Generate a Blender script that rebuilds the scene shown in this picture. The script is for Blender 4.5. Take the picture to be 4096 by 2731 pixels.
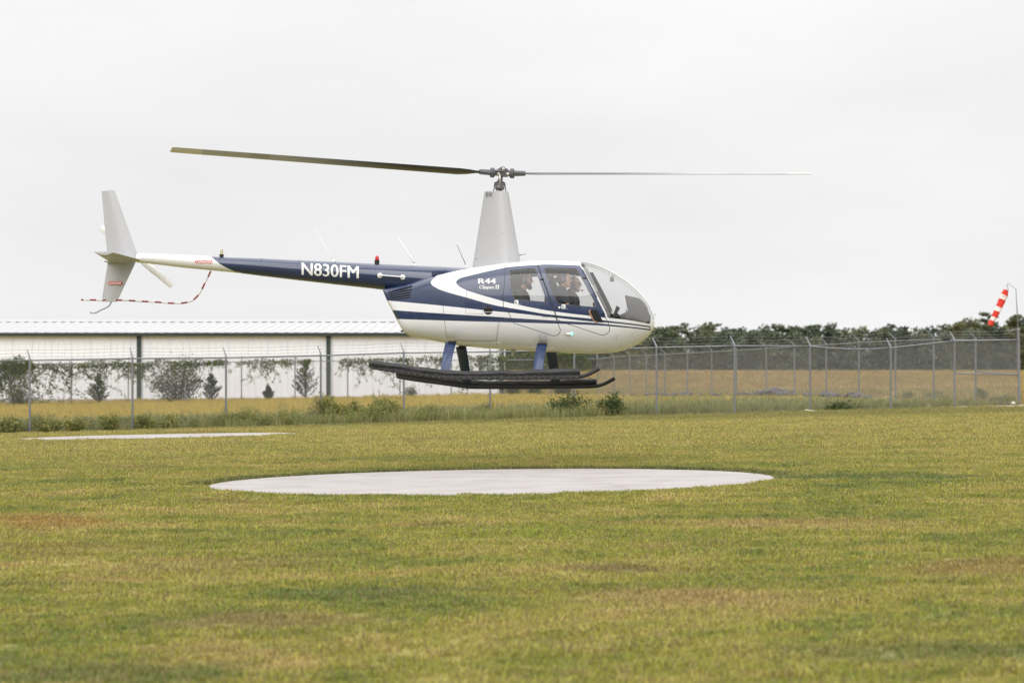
import bpy, bmesh, math, random
import numpy as np
from mathutils import Vector, Matrix, noise as mnoise

random.seed(7)
RNG = np.random.default_rng(11)
for o in list(bpy.data.objects):
    bpy.data.objects.remove(o)
scene = bpy.context.scene
COL = scene.collection
R = math.radians

# ------------------------------------------------------------------ camera, world, sun, exposure
EYE = 1.75                      # eye height in metres
FPX = 100.0 / 36.0 * 4096.0     # focal length of the photograph in its own pixels
CX, HORIZON = 2048.0, 1394.0
cam_data = bpy.data.cameras.new("camera")
cam_data.lens = 100.0
cam_data.sensor_width = 36.0
cam_data.shift_y = (HORIZON - 1365.5) / 4096.0
cam_data.clip_start = 0.1
cam_data.clip_end = 9000.0
cam_data.dof.use_dof = True
cam_data.dof.focus_distance = 42.0
cam_data.dof.aperture_fstop = 3.2
camera = bpy.data.objects.new("camera", cam_data)
COL.objects.link(camera)
camera.location = (0.0, 0.0, EYE)
camera.rotation_euler = (R(90), 0, 0)
scene.camera = camera

SUN_ELEV, SUN_AZ = R(40), R(196)      # behind the photographer, veiled by the overcast
world = bpy.data.worlds.new("World")
scene.world = world
world.use_nodes = True
wn, wl = world.node_tree.nodes, world.node_tree.links
wn.clear()
w_out = wn.new("ShaderNodeOutputWorld")
w_bg = wn.new("ShaderNodeBackground")
w_bg.inputs["Strength"].default_value = 0.1
w_sky = wn.new("ShaderNodeTexSky")
w_sky.sky_type = 'NISHITA'
w_sky.sun_disc = False
w_sky.sun_elevation = SUN_ELEV
w_sky.sun_rotation = SUN_AZ
w_sky.dust_density = 3.0
w_tc = wn.new("ShaderNodeTexCoord")
w_sep = wn.new("ShaderNodeSeparateXYZ")
wl.new(w_tc.outputs["Generated"], w_sep.inputs[0])
def wmath(op, a, b=None, clamp=False):
    n = wn.new("ShaderNodeMath"); n.operation = op; n.use_clamp = clamp
    for i, s in enumerate((a, b)):
        if s is None: continue
        if isinstance(s, (int, float)): n.inputs[i].default_value = s
        else: wl.new(s, n.inputs[i])
    return n.outputs[0]
s_el = wmath('MAXIMUM', w_sep.outputs[2], 0.0)
w_lum = wmath('MULTIPLY_ADD', wmath('MULTIPLY', s_el, s_el), 2.0)     # overcast sky: the zenith is brighter than the horizon
w_lum.node.inputs[2].default_value = 1.0
w_map = wn.new("ShaderNodeMapping"); w_map.inputs["Scale"].default_value = (1.3, 1.3, 5.0)
wl.new(w_tc.outputs["Generated"], w_map.inputs[0])
w_noise = wn.new("ShaderNodeTexNoise"); w_noise.inputs["Scale"].default_value = 2.2
w_noise.inputs["Detail"].default_value = 6; w_noise.inputs["Roughness"].default_value = 0.55
wl.new(w_map.outputs[0], w_noise.inputs["Vector"])
w_cl = wmath('MULTIPLY_ADD', w_noise.outputs["Fac"], 0.40); w_cl.node.inputs[2].default_value = 0.80
w_lum2 = wmath('MULTIPLY', w_lum, w_cl)
w_over = wn.new("ShaderNodeVectorMath"); w_over.operation = 'SCALE'
w_over.inputs[0].default_value = (9.15, 9.13, 9.17)
wl.new(w_lum2, w_over.inputs["Scale"])
w_mix = wn.new("ShaderNodeMixRGB"); w_mix.inputs[0].default_value = 0.96
wl.new(w_sky.outputs[0], w_mix.inputs[1]); wl.new(w_over.outputs[0], w_mix.inputs[2])
wl.new(w_mix.outputs[0], w_bg.inputs["Color"])
wl.new(w_bg.outputs[0], w_out.inputs["Surface"])

sun_data = bpy.data.lights.new("sun", 'SUN')
sun_data.energy = 1.5
sun_data.angle = R(50)
sun_data.color = (1.0, 0.98, 0.955)
sun = bpy.data.objects.new("sun", sun_data)
COL.objects.link(sun)
sd = Vector((math.sin(SUN_AZ) * math.cos(SUN_ELEV), math.cos(SUN_AZ) * math.cos(SUN_ELEV), math.sin(SUN_ELEV)))
sun.rotation_euler = sd.to_track_quat('Z', 'Y').to_euler()
sun.location = sd * 60

scene.view_settings.view_transform = 'Standard'
scene.view_settings.look = 'None'
scene.view_settings.exposure = 0.0
scene.view_settings.gamma = 1.0
scene.view_settings.use_curve_mapping = False
scene.cycles.max_bounces = 10
scene.cycles.transparent_max_bounces = 24
scene.cycles.use_denoising = True

# ------------------------------------------------------------------ helpers
def link(o, parent=None):
    COL.objects.link(o)
    if parent is not None: o.parent = parent
    return o
def tag(o, label=None, cat=None, group=None, kind=None):
    if label: o["label"] = label
    if cat: o["category"] = cat
    if group: o["group"] = group
    if kind: o["kind"] = kind
    return o
def empty(name, loc=(0, 0, 0), parent=None):
    o = bpy.data.objects.new(name, None); o.empty_display_size = 0.2
    o.location = loc
    return link(o, parent)
def mesh_obj(name, me, mats=None, parent=None, smooth=None):
    if mats is not None:
        for m in (mats if isinstance(mats, (list, tuple)) else [mats]): me.materials.append(m)
    if smooth is not None:
        me.polygons.foreach_set("use_smooth", [smooth] * len(me.polygons))
    o = bpy.data.objects.new(name, me)
    return link(o, parent)
def obj(name, bm, mats, parent=None, smooth=False, autosmooth=None):
    me = bpy.data.meshes.new(name); bm.normal_update(); bm.to_mesh(me); bm.free()
    o = mesh_obj(name, me, mats, parent, smooth)
    if autosmooth is not None:
        me.set_sharp_from_angle(angle=R(autosmooth))
    return o
def pyobj(name, verts, faces, mats, parent=None, smooth=False):
    me = bpy.data.meshes.new(name); me.from_pydata([tuple(v) for v in verts], [], faces); me.update()
    return mesh_obj(name, me, mats, parent, smooth)
def add_box(bm, lo, hi, M=None, mi=0):
    x0, y0, z0 = lo; x1, y1, z1 = hi
    vs = [Vector(p) for p in ((x0,y0,z0),(x1,y0,z0),(x1,y1,z0),(x0,y1,z0),(x0,y0,z1),(x1,y0,z1),(x1,y1,z1),(x0,y1,z1))]
    if M is not None: vs = [M @ v for v in vs]
    b = [bm.verts.new(v) for v in vs]
    for f in ((0,3,2,1),(4,5,6,7),(0,1,5,4),(1,2,6,5),(2,3,7,6),(3,0,4,7)):
        fc = bm.faces.new([b[i] for i in f]); fc.material_index = mi
def frame_of(d):
    d = Vector(d).normalized()
    up = Vector((0, 0, 1)) if abs(d.z) < 0.95 else Vector((1, 0, 0))
    a = d.cross(up).normalized(); b = a.cross(d).normalized()
    return a, b
def add_tube(bm, pts, r, seg=10, caps=True, mi=0, flat=1.0):
    pts = [Vector(p) for p in pts]
    rs = r if isinstance(r, (list, tuple)) else [r] * len(pts)
    rings = []
    pa = None
    for i, p in enumerate(pts):
        d = (pts[min(i + 1, len(pts) - 1)] - pts[max(i - 1, 0)])
        a, b = frame_of(d)
        if pa is not None:
            a = (pa - d.normalized() * pa.dot(d.normalized())).normalized(); b = a.cross(d.normalized()).normalized()
        pa = a
        rings.append([bm.verts.new(p + a * math.cos(t) * rs[i] + b * math.sin(t) * rs[i] * flat) for t in [2 * math.pi * k / seg for k in range(seg)]])
    for i in range(len(rings) - 1):
        for k in range(seg):
            f = bm.faces.new((rings[i][k], rings[i][(k + 1) % seg], rings[i + 1][(k + 1) % seg], rings[i + 1][k])); f.material_index = mi
    if caps:
        f = bm.faces.new(rings[0][::-1]); f.material_index = mi
        f = bm.faces.new(rings[-1]); f.material_index = mi
def add_ell(bm, c, rad, M=None, u=14, v=9, mi=0):
    c = Vector(c); rx, ry, rz = (rad,) * 3 if isinstance(rad, (int, float)) else rad
    rows = []
    for j in range(1, v):
        th = math.pi * j / v
        rows.append([Vector((rx * math.sin(th) * math.cos(2*math.pi*i/u), ry * math.sin(th) * math.sin(2*math.pi*i/u), rz * math.cos(th))) for i in range(u)])
    tf = lambda p: bm.verts.new(c + (M @ p if M is not None else p))
    top, bot = tf(Vector((0, 0, rz))), tf(Vector((0, 0, -rz)))
    rv = [[tf(p) for p in row] for row in rows]
    fs = []
    for i in range(u):
        fs.append((top, rv[0][i], rv[0][(i + 1) % u])); fs.append((bot, rv[-1][(i + 1) % u], rv[-1][i]))
        for j in range(len(rv) - 1):
            fs.append((rv[j][i], rv[j + 1][i], rv[j + 1][(i + 1) % u], rv[j][(i + 1) % u]))
    for f in fs:
        fc = bm.faces.new(f); fc.material_index = mi
def add_lathe(bm, prof, c, axis='Z', seg=16, mi=0, M=None):
    # prof: list of (radius, height along axis)
    c = Vector(c); rings = []
    for r, h in prof:
        ring = []
        for k in range(seg):
            t = 2 * math.pi * k / seg
            p = {'Z': Vector((r*math.cos(t), r*math.sin(t), h)), 'Y': Vector((r*math.sin(t), h, r*math.cos(t))), 'X': Vector((h, r*math.cos(t), r*math.sin(t)))}[axis]
            ring.append(bm.verts.new(c + (M @ p if M is not None else p)))
        rings.append(ring)
    for i in range(len(rings) - 1):
        for k in range(seg):
            f = bm.faces.new((rings[i][k], rings[i][(k+1) % seg], rings[i+1][(k+1) % seg], rings[i+1][k])); f.material_index = mi
    f = bm.faces.new(rings[0][::-1]); f.material_index = mi
    f = bm.faces.new(rings[-1]); f.material_index = mi
def add_prism(bm, poly, y0, y1, mi=0):
    # poly: list of (x, z) extruded along y
    a = [bm.verts.new((x, y0, z)) for x, z in poly]; b = [bm.verts.new((x, y1, z)) for x, z in poly]
    n = len(poly)
    for f in ([a[::-1], b] + [[a[i], a[(i+1) % n], b[(i+1) % n], b[i]] for i in range(n)]):
        fc = bm.faces.new(f); fc.material_index = mi
def recalc(bm):
    bmesh.ops.recalc_face_normals(bm, faces=bm.faces)
def bevel_all(bm, w, seg=2):
    bmesh.ops.bevel(bm, geom=list(bm.edges), offset=w, segments=seg, affect='EDGES', clamp_overlap=True)
def pchip(xs, ys):
    xs = np.asarray(xs, float); ys = np.asarray(ys, float)
    o = np.argsort(xs); xs, ys = xs[o], ys[o]
    h = np.diff(xs); d = np.diff(ys) / h
    m = np.zeros(len(xs)); m[0], m[-1] = d[0], d[-1]
    for i in range(1, len(xs) - 1):
        if d[i-1] * d[i] > 0:
            w1, w2 = 2*h[i] + h[i-1], h[i] + 2*h[i-1]
            m[i] = (w1 + w2) / (w1 / d[i-1] + w2 / d[i])
    def f(x):
        x = min(max(x, xs[0]), xs[-1]); i = min(max(int(np.searchsorted(xs, x)) - 1, 0), len(h) - 1)
        t = (x - xs[i]) / h[i]
        return float((2*t**3-3*t**2+1)*ys[i] + (t**3-2*t**2+t)*h[i]*m[i] + (-2*t**3+3*t**2)*ys[i+1] + (t**3-t**2)*h[i]*m[i+1])
    return f
def lerp_tab(tab):
    xs = [t[0] for t in tab]; ys = [t[1] for t in tab]
    return lambda x: float(np.interp(x, xs, ys))
def at(u, v, d):
    """World point seen at photo pixel (u, v) at distance d along the view axis."""
    return Vector(((u - CX) * d / FPX, d, EYE + (HORIZON - v) * d / FPX))

# ------------------------------------------------------------------ materials
class NT:
    """Small wrapper for building node materials."""
    def __init__(self, name):
        self.m = bpy.data.materials.new(name); self.m.use_nodes = True
        self.t = self.m.node_tree; self.n = self.t.nodes; self.l = self.t.links
        self.n.clear(); self.out = self.n.new("ShaderNodeOutputMaterial")
    def new(self, kind, **kw):
        nd = self.n.new(kind)
        for k, v in kw.items(): setattr(nd, k, v)
        return nd
    def set(self, inp, v):
        if isinstance(v, bpy.types.NodeSocket): self.l.new(v, inp)
        elif isinstance(v, (tuple, list)) and len(v) == 3 and inp.type == 'RGBA': inp.default_value = (*v, 1)
        else: inp.default_value = v
    def math(self, op, a, b=None, c=None, clamp=False):
        nd = self.new("ShaderNodeMath", operation=op, use_clamp=clamp)
        for i, s in enumerate((a, b, c)):
            if s is not None: self.set(nd.inputs[i], s)
        return nd.outputs[0]
    def mix(self, f, a, b):
        nd = self.new("ShaderNodeMixRGB")
        self.set(nd.inputs[0], f); self.set(nd.inputs[1], a); self.set(nd.inputs[2], b)
        return nd.outputs[0]
    def noise(self, vec, scale, detail=4, rough=0.55, dist=0.0):
        nd = self.new("ShaderNodeTexNoise")
        nd.inputs["Scale"].default_value = scale; nd.inputs["Detail"].default_value = detail
        nd.inputs["Roughness"].default_value = rough; nd.inputs["Distortion"].default_value = dist
        if vec is not None: self.l.new(vec, nd.inputs["Vector"])
        return nd.outputs["Fac"]
    def ramp(self, f, stops):
        nd = self.new("ShaderNodeValToRGB"); cr = nd.color_ramp
        while len(cr.elements) < len(stops): cr.elements.new(0.5)
        for e, (p, c) in zip(cr.elements, stops):
            e.position = p; e.color = (*c, 1) if len(c) == 3 else c
        self.set(nd.inputs[0], f)
        return nd.outputs[0]
    def smooth(self, v, lo, hi):
        nd = self.new("ShaderNodeMapRange", interpolation_type='SMOOTHSTEP')
        self.set(nd.inputs[0], v); nd.inputs[1].default_value = lo; nd.inputs[2].default_value = hi
        return nd.outputs[0]
    def coord(self, which="Object"):
        return self.new("ShaderNodeTexCoord").outputs[which]
    def pos(self):
        return self.new("ShaderNodeNewGeometry").outputs["Position"]
    def scale(self, vec, s):
        nd = self.new("ShaderNodeMapping"); nd.inputs["Scale"].default_value = s
        self.l.new(vec, nd.inputs[0]); return nd.outputs[0]
    def sep(self, vec):
        nd = self.new("ShaderNodeSeparateXYZ"); self.l.new(vec, nd.inputs[0]); return nd.outputs
    def bump(self, h, strength, dist=0.01):
        nd = self.new("ShaderNodeBump"); nd.inputs["Strength"].default_value = strength; nd.inputs["Distance"].default_value = dist
        self.set(nd.inputs["Height"], h); return nd.outputs[0]
    def pbsdf(self, color, rough=0.5, metal=0.0, coat=0.0, spec=0.5, normal=None, **kw):
        nd = self.new("ShaderNodeBsdfPrincipled")
        self.set(nd.inputs["Base Color"], color); self.set(nd.inputs["Roughness"], rough); self.set(nd.inputs["Metallic"], metal)
        nd.inputs["Coat Weight"].default_value = coat; nd.inputs["Coat Roughness"].default_value = 0.04
        self.set(nd.inputs["Specular IOR Level"], spec)
        if normal is not None: self.l.new(normal, nd.inputs["Normal"])
        for k, v in kw.items(): self.set(nd.inputs[k], v)
        return nd.outputs[0]
    def done(self, shader):
        self.l.new(shader, self.out.inputs["Surface"]); return self.m
def plain(name, color, rough=0.5, metal=0.0, coat=0.0, spec=0.5, var=0.12, scale=30.0, bump=0.0):
    t = NT(name); co = t.coord("Object")
    n = t.noise(co, scale, 5, 0.6)
    c = t.mix(n, tuple(x * (1 - var) for x in color), tuple(min(1, x * (1 + var)) for x in color))
    rg = t.math('MULTIPLY_ADD', n, rough * 0.3, rough * 0.85)
    nb = t.bump(t.noise(co, scale * 4, 3), bump, 0.004) if bump else None
    return t.done(t.pbsdf(c, rg, metal, coat, spec, nb))
def emissive(name, color, strength):
    t = NT(name)
    return t.done(t.pbsdf(color, 0.3, **{"Emission Color": color, "Emission Strength": strength}))
def foliage_mat(name, stops, trans=0.25, rough=0.6, attr="shade", tint=None):
    t = NT(name)
    a = t.new("ShaderNodeAttribute", attribute_name=attr).outputs["Fac"]
    c = t.ramp(a, stops)
    if tint:                                   # each tree of the wood has its own hue
        rn = t.new("ShaderNodeObjectInfo").outputs["Random"]
        mul = t.new("ShaderNodeMixRGB", blend_type='MULTIPLY'); mul.inputs[0].default_value = 1.0
        t.l.new(c, mul.inputs[1]); t.l.new(t.ramp(rn, tint), mul.inputs[2]); c = mul.outputs[0]
    b = t.pbsdf(c, rough, spec=0.25)
    tr = t.new("ShaderNodeBsdfTranslucent"); t.l.new(c, tr.inputs[0])
    mx = t.new("ShaderNodeMixShader"); mx.inputs[0].default_value = trans
    t.l.new(b, mx.inputs[1]); t.l.new(tr.outputs[0], mx.inputs[2])
    return t.done(mx.outputs[0])
def glass_mat(name, tint=(0.93, 0.95, 0.95), strength=1.0, haze=0.0):
    t = NT(name)
    tr = t.new("ShaderNodeBsdfTransparent"); tr.inputs[0].default_value = (*tint, 1)
    gl = t.new("ShaderNodeBsdfGlossy"); gl.inputs["Roughness"].default_value = 0.015
    ge = t.new("ShaderNodeNewGeometry"); dp = t.new("ShaderNodeVectorMath", operation='DOT_PRODUCT')
    t.l.new(ge.outputs["Normal"], dp.inputs[0]); t.l.new(ge.outputs["Incoming"], dp.inputs[1])
    g = t.math('POWER', t.math('SUBTRACT', 1.0, t.math('ABSOLUTE', dp.outputs["Value"]), clamp=True), 5.0)
    f = t.math('MULTIPLY', t.math('MULTIPLY_ADD', g, .92, .06), strength, clamp=True)
    mx = t.new("ShaderNodeMixShader"); t.l.new(f, mx.inputs[0]); t.l.new(tr.outputs[0], mx.inputs[1]); t.l.new(gl.outputs[0], mx.inputs[2])
    return t.done(mx.outputs[0])

M_galv = plain("galvanised_steel", (0.21, 0.22, 0.235), 0.5, 0.3, var=0.2, scale=6)
M_wire = plain("fence_wire", (0.20, 0.205, 0.21), 0.5, 0.3, var=0.1)
M_black = plain("black_rubber", (0.012, 0.012, 0.013), 0.5)
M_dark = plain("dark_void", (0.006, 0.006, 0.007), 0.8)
M_seal = plain("door_seal", (0.02, 0.024, 0.035), 0.6)
M_white = plain("white_enamel", (0.78, 0.78, 0.77), 0.3, coat=0.3, var=0.03)
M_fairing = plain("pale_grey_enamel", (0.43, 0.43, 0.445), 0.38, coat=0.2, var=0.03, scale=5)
M_blue = plain("navy_enamel", (0.014, 0.028, 0.08), 0.22, coat=0.7, var=0.06, scale=4)
M_strut = plain("blue_strut_enamel", (0.004, 0.022, 0.085), 0.25, coat=0.35, var=0.1, scale=8)
M_steel = plain("dull_steel", (0.33, 0.33, 0.34), 0.38, 0.8)
M_hubgrey = plain("hub_grey", (0.13, 0.13, 0.14), 0.42, 0.4)
M_brightsteel = plain("bright_steel", (0.7, 0.68, 0.64), 0.3, 0.7)
M_red = plain("signal_red", (0.55, 0.02, 0.015), 0.4)
M_letter = plain("white_lettering", (0.8, 0.8, 0.78), 0.4, var=0.03)
M_ink = plain("black_lettering", (0.01, 0.01, 0.01), 0.5)
M_vinyl = plain("black_float_cover", (0.011, 0.011, 0.012), 0.5, bump=0.35, scale=14, var=0.35)
M_seat = plain("dark_leather", (0.03, 0.028, 0.027), 0.55, bump=0.2)
M_liner = plain("grey_headliner", (0.3, 0.295, 0.29), 0.85)
M_console = plain("grey_console", (0.19, 0.185, 0.19), 0.6)

# ------------------------------------------------------------------ terrain
_ta = pchip([-3000, -400, 0, 38, 50, 75, 100, 128, 150, 190, 215, 260, 330, 450, 1000, 5000],
            [0, 0, -.02, -.03, -.04, -.15, -.27, -.42, -.33, .12, -.5, -3, -5.5, -7, -9, -9])
_tb = lerp_tab([(-400, .0), (0, .015), (45, .015), (75, .021), (128, .017), (190, 0), (5000, 0)])
def sstep(x, a, b):
    t = min(max((x - a) / (b - a), 0), 1); return t * t * (3 - 2 * t)
def ground(x, y):
    xc = max(-45, min(45, x))
    z = _ta(y) + _tb(y) * xc
    z += 0.15 * sstep(x, 4, 11) * sstep(y, 84, 104) * (1 - sstep(y, 112, 130))
    return z
PAD_C, PAD_R, PAD_A = (-0.27, 38.2), 3.66, 3.79
PAD2_C, PAD2_A, PAD2_B = (-8.05, 64.4), 3.15, 1.95
def fence_y(x): return 76.6 + 0.43 * x if x > -4 else 74.9 + 0.36 * (x + 4)
W_PT, C_PT = Vector((14.81, 83.0)), Vector((3.93, 131.0))
def beyond_right(x, y): return .976 * (x - W_PT.x) + .2215 * (y - W_PT.y)

def lawn_color(t, pos):
    """Patchy mown turf: the same world-space colour for the soil sheet and the blades on it."""
    n1 = t.noise(t.scale(pos, (0.8, 1.0, 1.0)), 0.42, 5, 0.62, 0.4)
    n2 = t.noise(pos, 1.9, 4, 0.6)
    n3 = t.noise(pos, 7.5, 3, 0.6)
    n4 = t.noise(t.scale(pos, (0.7, 1.0, 1.0)), 0.55, 4, 0.6)
    n5 = t.noise(t.scale(pos, (0.9, 1.0, 1.0)), 1.1, 4, 0.65)
    mixn = t.math('ADD', t.math('ADD', t.math('MULTIPLY', n1, 0.50), t.math('MULTIPLY', n2, 0.28)), t.math('MULTIPLY', n3, 0.22))
    mixn = t.math('MULTIPLY_ADD', mixn, 1.95, -0.475)
    c = t.ramp(mixn, [(0.22, (.07, .11, .026)), (0.36, (.16, .21, .036)), (0.49, (.275, .28, .048)), (0.61, (.37, .325, .085)), (0.75, (.44, .335, .135))])
    sx = t.sep(pos)
    far = t.smooth(sx[1], 34, 60)                      # drier turf towards the fence
    c = t.mix(t.math('MULTIPLY', far, 0.5), c, (.41, .35, .11))
    c = t.mix(t.math('MULTIPLY', t.smooth(n4, 0.58, 0.70), 0.55), c, (.34, .215, .10))      # dry patches
    c = t.mix(t.math('MULTIPLY', t.smooth(n5, 0.62, 0.72), 0.6), c, (.075, .12, .045))      # clover
    wob = t.math('MULTIPLY_ADD', n2, 1.5, -.75)
    def patch(c, x, y, rx, ry, ang, col, k):           # a worn or lush place that the photograph shows
        dx, dy = t.math('SUBTRACT', sx[0], x), t.math('SUBTRACT', sx[1], y); ca, sa = math.cos(ang), math.sin(ang)
        u = t.math('DIVIDE', t.math('ADD', t.math('MULTIPLY', dx, ca), t.math('MULTIPLY', dy, sa)), rx)
        v = t.math('DIVIDE', t.math('SUBTRACT', t.math('MULTIPLY', dy, ca), t.math('MULTIPLY', dx, sa)), ry)
        r = t.math('SQRT', t.math('ADD', t.math('MULTIPLY', u, u), t.math('MULTIPLY', v, v)))
        f = t.math('SUBTRACT', 1.0, t.smooth(t.math('ADD', r, wob), .45, 1.15))
        return t.mix(t.math('MULTIPLY', f, k), c, col)
    for x, y, rx, ry, ang, col, k in ((-4.95, 30.2, .75, 1.7, .35, (.36, .18, .06), .55), (-4.2, 26.0, .9, .8, 0, (.30, .19, .07), .4), (.85, 22.6, .8, .28, -.5, (.22, .15, .09), .65),
                                      (1.25, 20.0, 1.0, .75, -.7, (.36, .24, .12), .55), (3.75, 22.2, .8, 1.2, -.4, (.33, .20, .09), .5), (4.4, 37.6, 1.6, .9, -.2, (.09, .14, .045), .75),
                                      (5.6, 37.2, 1.0, .5, -.3, (.10, .15, .05), .6), (-1.6, 18.6, .8, .7, .4, (.33, .23, .11), .6), (-2.6, 23.5, 1.2, .8, .2, (.34, .25, .10), .45), (2.4, 16.2, 1.1, .6, 0, (.085, .13, .04), .6),
                                      (-2.2, 15.6, 1.0, .7, .3, (.085, .125, .04), .6), (.2, 27.5, 1.6, 1.0, .1, (.27, .31, .04), .5), (2.8, 28.0, 1.5, .9, -.2, (.36, .25, .11), .45), (-.9, 20.8, .9, .5, 0, (.08, .125, .045), .55)):
        c = patch(c, x, y, rx, ry, ang, col, k)
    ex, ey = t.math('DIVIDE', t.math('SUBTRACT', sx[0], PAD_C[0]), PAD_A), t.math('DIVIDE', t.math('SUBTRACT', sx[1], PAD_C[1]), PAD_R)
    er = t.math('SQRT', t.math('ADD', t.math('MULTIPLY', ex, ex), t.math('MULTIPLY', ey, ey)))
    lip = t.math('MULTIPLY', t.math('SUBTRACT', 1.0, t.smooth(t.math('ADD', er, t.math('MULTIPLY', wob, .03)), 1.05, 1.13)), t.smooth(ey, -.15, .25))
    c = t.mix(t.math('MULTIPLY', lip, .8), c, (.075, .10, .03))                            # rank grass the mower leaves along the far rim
    gx = t.smooth(t.math('ADD', sx[1], t.math('MULTIPLY_ADD', n2, 3.0, -1.5)), 69, 73)
    return t.mix(t.math('MULTIPLY', gx, 0.7), c, (.17, .175, .05))

def ground_material():
    t = NT("ground_turf"); pos = t.pos(); sx = t.sep(pos)
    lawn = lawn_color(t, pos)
    nf = t.noise(pos, 0.7, 5, 0.6); nb = t.noise(t.scale(pos, (0.3, 1, 1)), 0.16, 4, 0.6); nfine = t.noise(pos, 5, 4, 0.6)
    thatch = t.mix(0.5, lawn, (.17, .13, .06))
    yf = t.math('MULTIPLY_ADD', sx[0], 0.43, 76.2)
    dy = t.math('ADD', t.math('SUBTRACT', sx[1], yf), t.math('MULTIPLY_ADD', nf, 1.6, -0.8))
    field_green = t.mix(nf, (.12, .13, .05), (.22, .20, .08))
    field_gold = t.mix(nf, (.28, .215, .065), (.38, .28, .09))
    gold = t.mix(t.smooth(dy, 6, 26), field_green, field_gold)
    br = t.math('ADD', t.math('MULTIPLY', t.math('SUBTRACT', sx[0], W_PT.x), .976), t.math('MULTIPLY', t.math('SUBTRACT', sx[1], W_PT.y), .2215))
    brown = t.ramp(t.math('ADD', t.math('MULTIPLY', nb, .65), t.math('MULTIPLY', nfine, .35)),
                   [(0.3, (.16, .135, .05)), (0.45, (.25, .17, .07)), (0.56, (.30, .19, .085)), (0.68, (.38, .28, .15))])
    out = t.math('MAXIMUM', t.smooth(br, -0.5, 1.5), t.smooth(sx[1], 131, 134))
    c = t.mix(t.smooth(dy, -0.5, 0.7), thatch, gold)
    c = t.mix(out, c, brown)
    dirt_n = t.noise(t.scale(pos, (0.45, 1.0, 1)), 0.9, 4, 0.6)
    near_f = t.math('MULTIPLY', t.smooth(dy, -3.2, -1.0), t.math('SUBTRACT', 1.0, t.smooth(dy, 0.2, 1.0)))
    right = t.math('MULTIPLY_ADD', t.smooth(sx[0], 11.5, 14.5), 0.2, 0.0)
    dirt = t.math('MULTIPLY', near_f, t.smooth(t.math('ADD', dirt_n, right), 0.56, 0.64))
    c = t.mix(dirt, c, t.mix(nfine, (.36, .25, .18), (.55, .45, .36)))
    bmp = t.bump(t.noise(pos, 14, 4, 0.6), 0.6, 0.03)
    return t.done(t.pbsdf(c, 0.9, spec=0.15, normal=bmp))

def make_ground():
    ys = sorted(set([-2500, -1200, -600, -300, -150, -80, -40, -20, -10] + list(range(0, 140, 2)) + list(range(140, 340, 10)) + [360, 400, 450, 520, 620, 800, 1200, 2000, 3500]))
    xs = sorted(set([-2500, -1200, -600, -300, -150, -90] + list(range(-60, 62, 2)) + [90, 150, 300, 600, 1200, 2500]))
    V = [(x, y, ground(x, y)) for y in ys for x in xs]
    n = len(xs)
    F = [(j*n+i, j*n+i+1, (j+1)*n+i+1, (j+1)*n+i) for j in range(len(ys)-1) for i in range(n-1)]
    g = pyobj("ground", V, F, ground_material(), smooth=True)
    tag(g, kind="structure")
make_ground()

def concrete_mat():
    t = NT("pale_concrete"); pos = t.pos()
    n = t.noise(pos, 1.2, 6, 0.65); n2 = t.noise(t.scale(pos, (.3, 1, 1)), 3.0, 5, 0.6); n3 = t.noise(pos, 40, 3, 0.5)
    c = t.ramp(n, [(0.3, (.305, .275, .26)), (0.5, (.365, .335, .32)), (0.7, (.405, .375, .36))])
    c = t.mix(t.math('MULTIPLY', t.smooth(n2, .55, .75), .45), c, (.25, .21, .185))
    c = t.mix(t.math('MULTIPLY', t.smooth(n3, .6, .7), .12), c, (.3, .27, .24))
    return t.done(t.pbsdf(c, 0.75, spec=0.3, normal=t.bump(n3, 0.25, 0.003)))
M_conc = concrete_mat()
def make_pad(name, cx, cy, a, b, top, label):
    bm = bmesh.new(); seg = 96
    ring = []
    for k in range(seg):
        th = 2*math.pi*k/seg; x, y = cx + a*math.cos(th), cy + b*math.sin(th)
        ring.append((bm.verts.new((x, y, ground(x, y) - .08)), bm.verts.new((x, y, ground(x, y) + top - .006)), bm.verts.new((cx+(a-.012)*math.cos(th), cy+(b-.012)*math.sin(th), ground(x, y) + top))))
    for k in range(seg):
        p, q = ring[k], ring[(k+1) % seg]
        for i in range(2): bm.faces.new((p[i], q[i], q[i+1], p[i+1]))
    c = bm.verts.new((cx, cy, ground(cx, cy) + top))
    for k in range(seg): bm.faces.new((ring[k][2], ring[(k+1) % seg][2], c))
    o = obj(name, bm, M_conc)
    tag(o, label, "landing pad")
make_pad("landing_pad", *PAD_C, PAD_A, PAD_R, 0.012, "round pale concrete helicopter pad set in the mown lawn under the helicopter")
make_pad("landing_pad", *PAD2_C, PAD2_A, PAD2_B, 0.02, "second concrete pad, a thin pale sliver before the left stretch of fence")

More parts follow.
